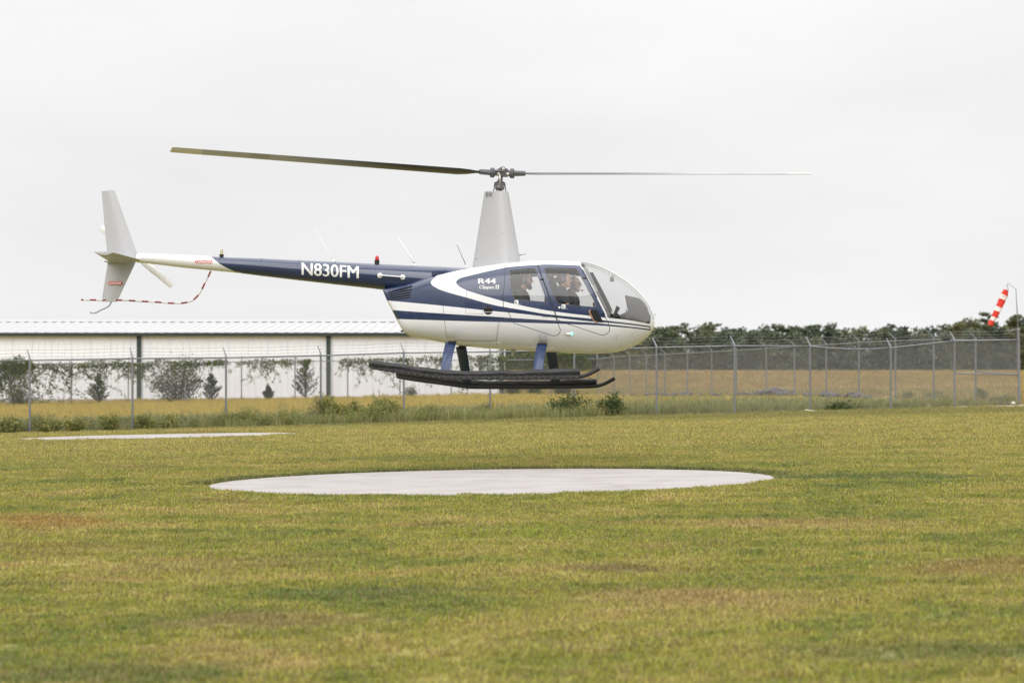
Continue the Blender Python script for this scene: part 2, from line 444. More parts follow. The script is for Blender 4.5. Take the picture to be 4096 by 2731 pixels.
# ------------------------------------------------------------------ grass (instanced tufts: one object each)
def tuft_mesh(name, n, rad, h0, h1, w, lean, flowers=0, seed=0):
    rg = random.Random(seed); V, F, S = [], [], []
    for _ in range(n):
        r = rad * math.sqrt(rg.random()); a = rg.random() * 6.283
        x, y = r*math.cos(a), r*math.sin(a)
        h = rg.uniform(h0, h1); d = rg.random()*6.283; ln = rg.uniform(0.1, lean)*h; ww = w*rg.uniform(.7, 1.3)
        px, py = -math.sin(d)*ww/2, math.cos(d)*ww/2
        dx, dy = math.cos(d)*ln, math.sin(d)*ln
        b = len(V)
        V += [(x-px, y-py, -.01), (x+px, y+py, -.01), (x+dx*.4+px*.8, y+dy*.4+py*.8, h*.6), (x+dx*.4-px*.8, y+dy*.4-py*.8, h*.6), (x+dx, y+dy, h*(1-.25*lean))]
        F += [(b, b+1, b+2, b+3), (b+3, b+2, b+4)]
        S += [rg.random()*.9]*5
    for _ in range(flowers):
        r = rad*math.sqrt(rg.random()); a = rg.random()*6.283; x, y, z = r*math.cos(a), r*math.sin(a), rg.uniform(h0*1.0, h1*1.12)
        s = rg.uniform(.010, .02)
        b = len(V); V += [(x-s, y, z-s), (x+s, y, z-s*.6), (x+s*.6, y, z+s), (x-s*.7, y, z+s*.9), (x, y-s, z), (x, y+s, z+.4*s)]
        F += [(b, b+1, b+2, b+3), (b+4, b+1, b+5, b+3)]; S += [1.0]*6
    me = bpy.data.meshes.new(name); me.from_pydata(V, [], F)
    at_ = me.attributes.new("shade", 'FLOAT', 'POINT'); at_.data.foreach_set("value", S)
    me.update(); return me
def scatter(name, pts, scales, meshes, mat, label, cat="grass"):
    """One object whose points carry copies of the tuft meshes (geometry nodes)."""
    src = bpy.data.collections.new(name + "_tufts")
    for i, me in enumerate(meshes):
        me.materials.append(mat); src.objects.link(bpy.data.objects.new(name + "_tuft", me))
    me = bpy.data.meshes.new(name); me.from_pydata(pts, [], [])
    a = me.attributes.new("scl", 'FLOAT', 'POINT'); a.data.foreach_set("value", scales)
    o = mesh_obj(name, me, mat)
    ng = bpy.data.node_groups.new(name, 'GeometryNodeTree')
    ng.interface.new_socket("Geometry", in_out='INPUT', socket_type='NodeSocketGeometry')
    ng.interface.new_socket("Geometry", in_out='OUTPUT', socket_type='NodeSocketGeometry')
    N, L = ng.nodes, ng.links
    gi, go = N.new("NodeGroupInput"), N.new("NodeGroupOutput")
    ip = N.new("GeometryNodeInstanceOnPoints"); ip.inputs["Pick Instance"].default_value = True
    ci = N.new("GeometryNodeCollectionInfo"); ci.inputs["Collection"].default_value = src
    ci.inputs["Separate Children"].default_value = True; ci.inputs["Reset Children"].default_value = True
    rv = N.new("FunctionNodeRandomValue"); rv.data_type = 'FLOAT_VECTOR'
    rv.inputs["Min"].default_value = (-.06, -.06, 0); rv.inputs["Max"].default_value = (.06, .06, 6.2832)
    ri = N.new("FunctionNodeRandomValue"); ri.data_type = 'INT'
    ri.inputs[4].default_value = 0; ri.inputs[5].default_value = len(meshes) - 1; ri.inputs["Seed"].default_value = 5
    na = N.new("GeometryNodeInputNamedAttribute"); na.data_type = 'FLOAT'; na.inputs["Name"].default_value = "scl"
    L.new(gi.outputs[0], ip.inputs["Points"]); L.new(ci.outputs[0], ip.inputs["Instance"])
    L.new(rv.outputs["Value"], ip.inputs["Rotation"]); L.new(ri.outputs[2], ip.inputs["Instance Index"])
    L.new(na.outputs[0], ip.inputs["Scale"]); L.new(ip.outputs[0], go.inputs[0])
    md = o.modifiers.new("scatter", 'NODES'); md.node_group = ng
    tag(o, label, cat, kind="stuff")
    return o
def grass_material(name, color_fn, tip=0.0):
    t = NT(name); pos = t.pos()
    base = color_fn(t, pos)
    a = t.new("ShaderNodeAttribute", attribute_name="shade").outputs["Fac"]
    k = t.math('MULTIPLY_ADD', a, .72, 0.80)
    vm = t.new("ShaderNodeVectorMath", operation='SCALE'); t.l.new(base, vm.inputs[0]); t.l.new(k, vm.inputs["Scale"])
    c = t.mix(t.smooth(t.math('FRACT', t.math('MULTIPLY', a, 17.0)), .72, .8), vm.outputs[0], (.26, .205, .10))
    c = t.mix(t.math('GREATER_THAN', a, 0.95), c, (.55, .36, .02))
    b = t.pbsdf(c, 0.6, spec=0.2)
    tr = t.new("ShaderNodeBsdfTranslucent"); t.l.new(c, tr.inputs[0])
    mx = t.new("ShaderNodeMixShader"); mx.inputs[0].default_value = .25
    t.l.new(b, mx.inputs[1]); t.l.new(tr.outputs[0], mx.inputs[2])
    return t.done(mx.outputs[0])
def field_color(t, pos):
    sx = t.sep(pos); nf = t.noise(pos, 0.45, 4, 0.6); n2 = t.noise(t.scale(pos, (.3, 1, 1)), .5, 3, .6)
    dy = t.math('SUBTRACT', sx[1], t.math('MULTIPLY_ADD', sx[0], 0.43, 76.2))
    green = t.mix(nf, (.15, .18, .065), (.29, .285, .115))
    gold = t.mix(nf, (.34, .29, .075), (.47, .36, .09))
    leftw = t.math('SUBTRACT', 1.0, t.math('MULTIPLY', t.smooth(sx[0], 0, 7), 0.8))
    f = t.math('MULTIPLY', t.smooth(t.math('ADD', dy, t.math('MULTIPLY_ADD', n2, 12, -6)), 5, 22), leftw)
    return t.mix(f, green, gold)
def brown_color(t, pos):
    nb = t.noise(t.scale(pos, (0.3, 1, 1)), 0.12, 4, 0.6); nf = t.noise(pos, 1.3, 3, .6)
    c = t.ramp(t.math('MULTIPLY_ADD', t.math('ADD', t.math('MULTIPLY', nb, .7), t.math('MULTIPLY', nf, .3)), 1.5, -.25),
                  [(0.28, (.25, .245, .075)), (0.45, (.37, .29, .09)), (0.58, (.42, .28, .10)), (0.72, (.52, .42, .22))])
    sx = t.sep(pos); br = t.math('ADD', t.math('MULTIPLY', t.math('SUBTRACT', sx[0], W_PT.x), .976), t.math('MULTIPLY', t.math('SUBTRACT', sx[1], W_PT.y), .2215))
    k = t.math('SUBTRACT', 1.0, t.smooth(t.math('ADD', br, t.math('MULTIPLY', nf, 6)), 4, 13))
    return t.mix(t.math('MULTIPLY', k, .75), c, (.33, .29, .10))
def in_pad(x, y, m=0.0):
    if ((x-PAD_C[0])/(PAD_A+m))**2 + ((y-PAD_C[1])/(PAD_R+m))**2 < 1: return True
    return ((x-PAD2_C[0])/(PAD2_A+m))**2 + ((y-PAD2_C[1])/(PAD2_B+m))**2 < 1
def make_lawn():
    pts, sc = [], []
    for d0, d1, dens, s in ((12, 22, 190, 1.0), (22, 32, 150, 1.05), (32, 48, 110, 1.2), (48, 79, 62, 1.5)):
        hw1 = d1*.18 + 1.6
        for _ in range(int((d1-d0)*2*hw1*dens)):
            y = random.uniform(d0, d1); x = random.uniform(-hw1, hw1)
            if abs(x) > y*.18 + 1.6 or in_pad(x, y, .02) or y > fence_y(x) - .7 + random.gauss(0, .35): continue
            k = s*random.uniform(.7, 1.25)*(1 + .45*mnoise.noise(Vector((x*1.6, y*1.6, 9))))
            # longer fringe that the mower misses at the edge of the pads
            rp = math.hypot((x-PAD_C[0])*PAD_R/PAD_A, y-PAD_C[1]) - PAD_R
            if rp < .35: k = k*.5 + s*(.75 if y > PAD_C[1] else .42)
            if ((x-PAD2_C[0])/PAD2_A)**2 + ((y-PAD2_C[1])/(PAD2_B+.8))**2 < 1.15: k *= .5
            if mnoise.noise(Vector((x*.9, y*.9, 0))) < -.42 and random.random() < .5: continue
            pts.append((x, y, ground(x, y))); sc.append(k)
    meshes = [tuft_mesh("turf_tuft", 26, .075, .022, .052, .0062, .9, seed=i) for i in range(5)]
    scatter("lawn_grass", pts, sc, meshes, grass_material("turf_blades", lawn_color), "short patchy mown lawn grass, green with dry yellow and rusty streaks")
    pts, sc = [], []
    for _ in range(26000):
        y = random.uniform(68, 131); x = random.uniform(-28, 16)
        if abs(x) > y*.182 + 2 or y < fence_y(x) - .9 + random.gauss(0, .25) or beyond_right(x, y) > -.1: continue
        near = sstep(y - fence_y(x), 14, 2)
        if random.random() > (.55 + .45*near): continue
        pts.append((x, y, ground(x, y))); sc.append(random.uniform(.6, 1.15)*(1.0 if x > -3 else .85)*(1.05 if near > .5 else .7)*(.45 + .55*sstep(-beyond_right(x, y), 1.0, 7)))
    meshes = [tuft_mesh("field_tuft", 46, .2, .15, .48, .011, .8, seed=20+i, flowers=(2 if i == 0 else 0)) for i in range(5)]
    scatter("tall_grass", pts, sc, meshes, grass_material("field_blades", field_color), "tall green and yellow grass with small flowers behind the chain link fence")
    pts, sc = [], []
    for _ in range(16000):
        y = random.uniform(83, 196); x = random.uniform(-8, 40)
        if x > y*.18 + 2 or (beyond_right(x, y) < .1 and y < 131.5): continue
        if y > 131 and x < 0: continue
        pts.append((x, y, ground(x, y))); sc.append(random.uniform(.6, 1.2))
    meshes = [tuft_mesh("meadow_tuft", 40, .32, .1, .3, .016, .9, seed=40+i) for i in range(4)]
    scatter("meadow_grass", pts, sc, meshes, grass_material("meadow_blades", brown_color), "dry orange brown meadow grass on the rise beyond the right fence")
make_lawn()

# ------------------------------------------------------------------ warehouse
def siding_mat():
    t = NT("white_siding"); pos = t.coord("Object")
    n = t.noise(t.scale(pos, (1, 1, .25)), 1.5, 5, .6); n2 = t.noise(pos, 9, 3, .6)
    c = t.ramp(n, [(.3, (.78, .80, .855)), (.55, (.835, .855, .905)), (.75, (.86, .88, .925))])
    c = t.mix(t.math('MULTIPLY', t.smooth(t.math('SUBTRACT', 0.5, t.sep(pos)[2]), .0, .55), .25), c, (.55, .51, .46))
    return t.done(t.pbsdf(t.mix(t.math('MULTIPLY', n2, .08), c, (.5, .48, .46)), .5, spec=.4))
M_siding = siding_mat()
M_roof = plain("galvanised_roof", (.54, .53, .535), .36, .3, var=.16, scale=.7)
M_green = plain("dark_green_trim", (.018, .032, .028), .5, var=.3, scale=4)
D_WALL = 134.0
def wall_x(u): return (u - CX)*D_WALL/FPX
def make_warehouse():
    x0, x1 = wall_x(-420), wall_x(2018)
    zb = -1.0; ze = 1.75 + (HORIZON-1334)*D_WALL/FPX; depth = 13.0; zr = ze + .62
    root = tag(empty("warehouse", ((x0+x1)/2, D_WALL, zb)), "long low white metal warehouse with pale ribbed roof and dark green gutter", "warehouse")
    inv = lambda p: Vector(p) - root.location
    # siding: ribbed sheets side by side
    n = int(round((x1-x0)/.92)); w = (x1-x0)/n; h = ze - zb
    bm = bmesh.new(); prof = []
    for k in range(3):
        b = k*w/3
        prof += [(b+.001, 0), (b+w/3-.085, 0), (b+w/3-.065, -.032), (b+w/3-.03, -.032), (b+w/3-.012, 0)]
    prof.append((w-.001, 0))
    lo = [bm.verts.new((x, y, 0)) for x, y in prof]; hi = [bm.verts.new((x, y, h)) for x, y in prof]
    for i in range(len(prof)-1): bm.faces.new((lo[i], lo[i+1], hi[i+1], hi[i]))
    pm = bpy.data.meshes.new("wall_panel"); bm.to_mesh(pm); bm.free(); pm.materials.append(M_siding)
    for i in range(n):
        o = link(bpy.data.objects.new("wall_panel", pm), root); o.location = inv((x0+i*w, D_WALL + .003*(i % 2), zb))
    bm = bmesh.new()
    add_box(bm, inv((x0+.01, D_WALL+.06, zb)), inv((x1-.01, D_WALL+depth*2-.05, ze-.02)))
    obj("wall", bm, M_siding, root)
    # roof sheets with one raised seam each
    rw = .47; n = int((x1-x0+.5)/rw); ang = math.atan2(zr-ze, depth); ln = math.hypot(depth+.35, (zr-ze)*(depth+.35)/depth)
    bm = bmesh.new(); prof = [(.003, 0), (rw-.24, 0), (rw-.19, .045), (rw-.07, .045), (rw-.02, 0), (rw-.003, 0)]
    lo = [bm.verts.new((x, 0, z)) for x, z in prof]; hi = [bm.verts.new((x, ln, z)) for x, z in prof]
    for i in range(len(prof)-1): bm.faces.new((lo[i], lo[i+1], hi[i+1], hi[i]))
    bm.faces.new(lo)
    rm = bpy.data.meshes.new("roof_panel"); bm.to_mesh(rm); bm.free(); rm.materials.append(M_roof)
    for side in (0, 1):
        for i in range(n):
            o = link(bpy.data.objects.new("roof_panel", rm), root)
            if side == 0:
                o.location = inv((x0-.25+i*rw, D_WALL-.13, ze + .03 - .13*math.tan(ang))); o.rotation_euler = (ang, 0, 0)
            else:
                o.location = inv((x0-.25+(i+1)*rw, D_WALL+2*depth+.3, ze + .03 - .3*math.tan(ang))); o.rotation_euler = (ang, 0, math.pi)
    bm = bmesh.new(); add_prism(bm, [(-.3, 0), (.3, 0), (.3, .035), (0, .085), (-.3, .035)], 0, x1-x0+.5)
    o = obj("ridge_cap", bm, M_roof, root); o.rotation_euler = (0, 0, -math.pi/2); o.location = inv((x0-.25, D_WALL+depth, zr+.05)); 
    bm = bmesh.new(); add_prism(bm, [(-.14, .16), (-.14, .02), (-.11, 0), (.11, 0), (.11, .16), (.095, .16), (.095, .02), (-.125, .02), (-.125, .16)], 0, x1-x0+.5)
    recalc(bm)
    o = obj("gutter", bm, M_green, root); o.rotation_euler = (0, 0, -math.pi/2); o.location = inv((x0-.25, D_WALL-.18, ze-.12))
    for u, wd in ((-198, .2), (557, .2), (1314, .2), (2006, .2)):
        bm = bmesh.new(); add_box(bm, (-wd/2, -.16, -.02), (wd/2, -.045, h-.05)); add_box(bm, (-wd/2-.03, -.17, h*.5), (wd/2+.03, -.035, h*.5+.05))
        bevel_all(bm, .008, 1)
        o = obj("downspout", bm, M_green, root); o.location = inv((wall_x(u), D_WALL, zb))
    bm = bmesh.new(); add_box(bm, inv((x0-.02, D_WALL-.03, zb-.05)), inv((x1+.02, D_WALL+.055, zb+.38)))
    obj("foundation", bm, M_conc, root)
make_warehouse()

# ------------------------------------------------------------------ chain link fences
FH = 1.83
def panel_mesh(A0, A1, B0, B1, r=.0021):
    """Woven wire between two posts: A0/B0 bottoms, A1/B1 tops."""
    L = (B0 - A0).length; H = ((A1-A0).length + (B1-B0).length)/2; V, F = [], []
    nrm = (B0-A0).cross(A1-A0).normalized()
    P = lambda s, h: A0.lerp(B0, s/L).lerp(A1.lerp(B1, s/L), h/H)
    dx = .071
    def wire(p, q, off):
        d = (q-p).normalized(); a = d.cross(nrm).normalized(); b = len(V)
        for e in (p, q):
            for k in range(3):
                t = 2.094*k; V.append(e + nrm*(off + r*math.cos(t)) + a*r*math.sin(t))
        for k in range(3): F.append((b+k, b+(k+1) % 3, b+3+(k+1) % 3, b+3+k))
    n = int((L+H)/dx)
    for k in range(n):
        s = -H + k*dx
        s0, h0, s1, h1 = s, 0, s+H, H
        if s0 < 0: h0 = -s0; s0 = 0
        if s1 > L: h1 = H - (s1-L); s1 = L
        if s1 - s0 > .02:
            wire(P(s0, h0), P(s1, h1), .003); wire(P(L-s0, h0), P(L-s1, h1), -.003)
    k = 0
    while k*dx < L:                                     # twisted barbs along the top
        p = P(k*dx, H); wire(p, p + Vector((0, 0, .035)) + (B0-A0)*.008/L, 0); k += 1
    for hh in (.02, ): wire(P(0, hh), P(L, hh), .004)
    return V, F
def fence(name, label, posts, normal, sag=None, rail_r=.02, brace=(), arms=True, post_r=.028, skip_post=()):
    """posts: (u, v of the rail, distance) read along the line of the fence."""
    P = []
    for u, v, d in posts:
        x = (u-CX)*d/FPX; P.append((Vector((x, d, ground(x, d))), Vector((x, d, EYE+(HORIZON-v)*d/FPX))))
    mid = P[len(P)//2][0]
    root = tag(empty(name, mid), label, "fence"); inv = lambda p: Vector(p) - mid
    N = Vector(normal).normalized(); tips = []
    for i, (b, t) in enumerate(P):
        bm = bmesh.new(); add_tube(bm, [inv(b)-Vector((0, 0, .15)), inv(t)+Vector((0, 0, .02))], post_r, 10)
        add_lathe(bm, [(post_r+.006, 0), (post_r+.006, .05), (post_r*.5, .075)], inv(t)+Vector((0, 0, -.02)), seg=10)
        for hh in (.3, .55, .8): add_tube(bm, [inv(b.lerp(t, hh)), inv(b.lerp(t, hh))+Vector((0, 0, .02))], post_r+.005, 10)
        tip = t + N*.235 + Vector((0, 0, .27)); tips.append((t + Vector((0, 0, .04)), tip))
        if i in skip_post: bm.free(); continue
        po = obj("post", bm, M_galv, root, smooth=True, autosmooth=40)
        if arms:
            bm = bmesh.new(); a = inv(t)+Vector((0, 0, .04)); b2 = inv(tip)
            add_tube(bm, [a, b2], [.027, .014], 4); o = obj("barbed_wire_arm", bm, M_galv, po)
    for i in range(len(P)-1):
        (b0, t0), (b1, t1) = P[i], P[i+1]
        dirv = (b1-b0).normalized()
        V, F = panel_mesh(inv(b0)+dirv*.03+Vector((0, 0, .03)), inv(t0)+dirv*.03, inv(b1)-dirv*.03+Vector((0, 0, .03)), inv(t1)-dirv*.03)
        pyobj("wire_mesh", V, F, M_wire, root)["kind"] = "stuff"
        bm = bmesh.new(); m = inv(t0.lerp(t1, .5))
        if sag and i in sag: m.z -= sag[i]
        q1 = inv(t0).lerp(m, .5) - Vector((0, 0, (sag[i]*.25 if sag and i in sag else 0))); q3 = inv(t1).lerp(m, .5) - Vector((0, 0, (sag[i]*.25 if sag and i in sag else 0)))
        add_tube(bm, [inv(t0), q1, m, q3, inv(t1)], rail_r, 8)
        obj("top_rail", bm, M_galv, root, smooth=True)
        if i in brace:
            bm = bmesh.new(); add_tube(bm, [inv(b0.lerp(t0, .51)), inv(b1.lerp(t1, .46))], .018, 8); obj("brace_rail", bm, M_galv, root, smooth=True)
    if arms:
        for k in (.25, .6, .97):
            bm = bmesh.new(); pts = []
            for i, (a, b) in enumerate(tips):
                p = inv(a.lerp(b, k)); pts.append(p)
                if i < len(tips)-1:
                    q = inv(tips[i+1][0].lerp(tips[i+1][1], k)); pts.append(p.lerp(q, .5) - Vector((0, 0, .02)))
            add_tube(bm, pts, .0032, 4)
            for a, b in zip(pts[:-1], pts[1:]):
                nb = int((b-a).length/.13)
                for j in range(nb):
                    c = a.lerp(b, (j+.5)/nb); d = Vector((random.uniform(-1, 1), random.uniform(-1, 1), random.uniform(-1, 1))).normalized()*.016
                    add_tube(bm, [c-d, c+d], .0025, 3)
            obj("barbed_wire", bm, M_wire, root)
    return root, P
near_posts = [(-310, 1446, 70), (119, 1441, 71), (530, 1434, 72), (904, 1431, 74), (1283, 1422, 76), (1615, 1411, 77.5), (1960, 1407, 78.5), (2297, 1400, 78),
              (2626, 1390, 77.5), (2938, 1383, 77.5), (3240, 1384, 79), (3563, 1391, 80), (3818, 1363, 81.5), (4075, 1359, 83)]
fence("chain_link_fence", "nearer galvanised chain link fence along the lawn, with barbed wire on leaning arms", near_posts, (-.41, .91, 0), sag={10: .06}, brace=(12,), skip_post=(13,))
_rd = (C_PT - W_PT)
def on_right(u):
    k = (u-CX)/FPX       # point of the line W..C on the ray x = k*y
    s = (k*W_PT.y - W_PT.x)/(_rd.x - k*_rd.y); return W_PT.y + s*_rd.y
rv = lerp_tab([(2389, 1434), (2518, 1424), (2660, 1417), (2847, 1407), (3178, 1387), (3436, 1370), (3582, 1363), (3735, 1358), (3903, 1360), (4075, 1359)])
back_posts = [(u, v, d) for u, v, d in [(-190, 1456, 124), (39, 1456, 124.2), (286, 1454, 125), (513, 1452, 125.6), (742, 1450, 126.3), (966, 1447, 127), (1180, 1444, 127.6), (1391, 1443, 128.3), (1600, 1442, 129), (1805, 1441, 129.6), (2005, 1440, 130.2), (2200, 1438, 130.6)]]
right_posts = [(u, rv(u), on_right(u)) for u in (2389, 2456, 2518, 2585, 2660, 2750, 2847, 2946, 3065, 3178, 3305, 3436, 3582, 3735, 3903, 4075)]
fence("chain_link_fence", "farther chain link fence hung with vines along the warehouse wall", back_posts + [right_posts[0]], (0, 1, 0))
fence("chain_link_fence", "chain link fence running back from the windsock corner to the warehouse end", right_posts, (-.976, -.22, 0), brace=(14,), skip_post=(0, 15))

# ------------------------------------------------------------------ windsock on the corner post
def make_windsock():
    d = 83.0; base = Vector((W_PT.x, d, ground(W_PT.x, d)))
    root = tag(empty("windsock", base), "limp red and white striped windsock on a thin mast at the fence corner", "windsock")
    inv = lambda u, v, dd=0: at(u, v, d+dd) - base
    bm = bmesh.new(); add_tube(bm, [Vector((0, 0, -.2)), inv(4073, 1322)], .042, 12)
    add_lathe(bm, [(.05, 0), (.05, .04), (.03, .08)], inv(4073, 1322), seg=12)
    for hh in (.35, .8, 1.25, 1.7): add_tube(bm, [Vector((0, 0, hh)), Vector((0, 0, hh+.03))], .05, 12)
    mast = obj("corner_post", bm, M_galv, root, smooth=True, autosmooth=40)
    bm = bmesh.new(); add_tube(bm, [inv(4073, 1322), inv(4063.5, 1155)], [.018, .013], 8); obj("mast", bm, M_galv, root, smooth=True)
    bm = bmesh.new(); add_tube(bm, [inv(4064, 1157), inv(4033, 1132)], .007, 6)
    obj("arm", bm, M_galv, root, smooth=True)
    top, bot = inv(4024, 1160), inv(3960, 1301)
    ax = (bot-top).normalized(); a, b = frame_of(ax); L = (bot-top).length
    bm = bmesh.new(); ring = [inv(4030, 1152) + (a*math.cos(t)*.10 + Vector((0, 0, 1))*math.sin(t)*.13) for t in [2*math.pi*k/20 for k in range(21)]]
    add_tube(bm, ring, .006, 6, caps=False); obj("hoop", bm, M_galv, root, smooth=True)
    sock = empty("sock", top, root)
    M_sred = plain("windsock_red", (.62, .035, .02), .75, var=.15, scale=9); M_swh = plain("windsock_white", (.75, .71, .66), .75, var=.06, scale=9)
    cuts = [0, .16, .30, .50, .63, .80, .90, 1.0]
    cuts = [0.0, .125, .235, .44, .555, .735, .845, 1.0]
    def rad(k): return .138 - .045*k
    for i in range(7):
        red = i % 2 == 0; V, F = [], []; seg, rows = 28, 7
        for j in range(rows+1):
            k = cuts[i] + (cuts[i+1]-cuts[i])*j/rows
            c = ax*L*k + Vector((0, 0, -.05*math.sin(k*3.1))) + a*.012*math.sin(9*k)
            for s in range(seg):
                th = 2*math.pi*s/seg
                wr = 1 + .07*math.sin(3*th+5*k) + .05*math.sin(7*th+13*k) + .03*math.sin(60*k+2*th)
                if i == 0: wr *= .62 + .38*j/rows
                V.append(c + (a*math.cos(th)*1.0 + b*math.sin(th)*.8)*rad(k)*wr)
        for j in range(rows):
            for s in range(seg): F.append((j*seg+s, j*seg+(s+1) % seg, (j+1)*seg+(s+1) % seg, (j+1)*seg+s))
        pyobj("red_band" if red else "white_band", V, F, M_sred if red else M_swh, sock, smooth=True)
    bm = bmesh.new()
    for th in (0, 1.57, 3.14, 4.71):
        p = ax*.01 + (a*math.cos(th)+b*math.sin(th))*.085
        add_tube(bm, [p, inv(4030, 1152)-top + (a*math.cos(th)*.10 + Vector((0, 0, 1))*math.sin(th)*.13)], .004, 4)
    obj("tie_cords", bm, M_swh, sock)
make_windsock()

# ------------------------------------------------------------------ plants
def leaf_cloud(V, F, S, pts, size, rg, shade=(0, 1), up=0.3):
    for p in pts:
        n = Vector((rg.gauss(0, 1), rg.gauss(0, 1), rg.gauss(0, 1)+up)).normalized(); a, b = frame_of(n)
        t = rg.random()*6.283; u = a*math.cos(t)+b*math.sin(t); w = n.cross(u)
        s = size*rg.uniform(.6, 1.35); q = len(V); c = Vector(p)
        V += [c-u*s*.5, c+w*s*.28+n*s*.06, c+u*s*.5, c-w*s*.28+n*s*.06]; F.append((q, q+1, q+2, q+3))
        S += [rg.uniform(*shade)]*4
def leaf_obj(name, V, F, S, mat, parent=None, mesh_only=False):
    me = bpy.data.meshes.new(name); me.from_pydata([tuple(v) for v in V], [], F)
    a = me.attributes.new("shade", 'FLOAT', 'POINT'); a.data.foreach_set("value", S); me.materials.append(mat); me.update()
    if mesh_only: return me
    return link(bpy.data.objects.new(name, me), parent)
M_bark = plain("bark", (.09, .07, .055), .9, var=.35, scale=6)
M_weed = foliage_mat("weed_leaves", [(0, (.10, .125, .04)), (.5, (.215, .23, .075)), (.8, (.33, .30, .10)), (1, (.50, .38, .08))])
M_bushg = foliage_mat("bush_leaves", [(0, (.035, .058, .02)), (.6, (.08, .11, .036)), (1, (.15, .165, .055))])
M_cedar = foliage_mat("cedar_needles", [(0, (.02, .032, .016)), (.7, (.05, .068, .032)), (1, (.095, .11, .05))], trans=.12)
M_greyb = foliage_mat("grey_bush_leaves", [(0, (.05, .055, .03)), (.6, (.10, .10, .055)), (1, (.18, .165, .09))], trans=.15)
M_vine = foliage_mat("vine_leaves", [(0, (.04, .07, .016)), (.6, (.10, .14, .03)), (.88, (.21, .21, .05)), (1, (.42, .24, .05))], trans=.3)
M_pine = foliage_mat("pine_needles", [(0, (.052, .066, .044)), (.5, (.082, .098, .062)), (.85, (.12, .13, .075)), (1, (.17, .165, .095))], trans=.15, tint=[(0, (.75, .85, .9)), (.5, (1.05, 1.1, 1.0)), (.8, (1.4, 1.35, 1.1)), (1, (1.75, 1.5, 1.05))])  # needle tones lightened to stand in for distance haze

def stems_plant(label, u, v, d, wpx, hpx, style, group=None, name="weed", cat="weed", n=16, seed=0):
    """A plant whose base is seen at (u, v); sizes in photo pixels at distance d."""
    rg = random.Random(seed*7+3); w, h = wpx*d/FPX, hpx*d/FPX; x = (u-CX)*d/FPX
    root = tag(empty(name, (x, d, ground(x, d))), label, cat, group)
    V, F, S = [], [], []; bm = bmesh.new()
    if style in ("weed", "bush", "grey"):
        for k in range(n):
            a = rg.random()*6.283; r = math.sqrt(rg.random()); hh = h*(1 - .55*r*r)*rg.uniform(.7, 1.08)
            tip = Vector((math.cos(a)*r*w/2, math.sin(a)*r*w*.35, hh)); b0 = Vector((math.cos(a)*r*w*.18, math.sin(a)*r*w*.12, 0))
            mid = b0.lerp(tip, .55) + Vector((rg.gauss(0, .04*w), rg.gauss(0, .04*w), .06*h))
            add_tube(bm, [b0, mid, tip], [.009, .006, .002], 4, caps=False)
            m = {"weed": 85, "bush": 70, "grey": 110}[style]; pts = []
            for _ in range(m):
                k2 = rg.random()**.8; p = (b0.lerp(mid, k2*2) if k2 < .5 else mid.lerp(tip, k2*2-1)); sp = (.05+.10*w*(1-.4*k2))*(.62 if style == "weed" else 1)
                pts.append(p + Vector((rg.gauss(0, sp), rg.gauss(0, sp), rg.gauss(0, sp*.7)+.01)))
            pts = [p for p in pts if p.z > .01]
            base = rg.uniform(0, .4)
            leaf_cloud(V, F, S, pts, {"weed": .052, "bush": .07, "grey": .085}[style], rg, (base, min(1, base+.62)))
        mat = {"weed": M_weed, "bush": M_bushg, "grey": M_greyb}[style]
    elif style == "cedar":
        add_tube(bm, [Vector((0, 0, 0)), Vector((.02*w, 0, h*.95))], [.03*h, .006], 6)
        nb = 64
        for k in range(nb):
            z = h*(.03 + .94*k/nb); a = rg.random()*6.283; r = w*.56*(1 - (z/h))**.85*rg.uniform(.55, 1.15) + .02
            b0 = Vector((0, 0, z)); tip = b0 + Vector((math.cos(a)*r, math.sin(a)*r, r*.75 + .03*h))
            add_tube(bm, [b0, tip], [.006, .002], 3, caps=False); pts = []
            for _ in range(int(26 + 95*r/w)):
                q = rg.random()**.6; sp = .026*w*(1.1-q)+.008; pts.append(b0.lerp(tip, q) + Vector((rg.gauss(0, sp), rg.gauss(0, sp), rg.gauss(0, sp))))
            base = rg.uniform(0, .35); leaf_cloud(V, F, S, [p for p in pts if p.z > 0], .066, rg, (base, base+.6), up=1.0)
        mat = M_cedar
    obj("stems", bm, M_bark, root)
    leaf_obj("leaves", V, F, S, mat, root)
fd = lambda u: float(np.interp(u, [p[0] for p in near_posts], [p[2] for p in near_posts]))
bd = lambda u: float(np.interp(u, [p[0] for p in back_posts], [p[2] for p in back_posts]))
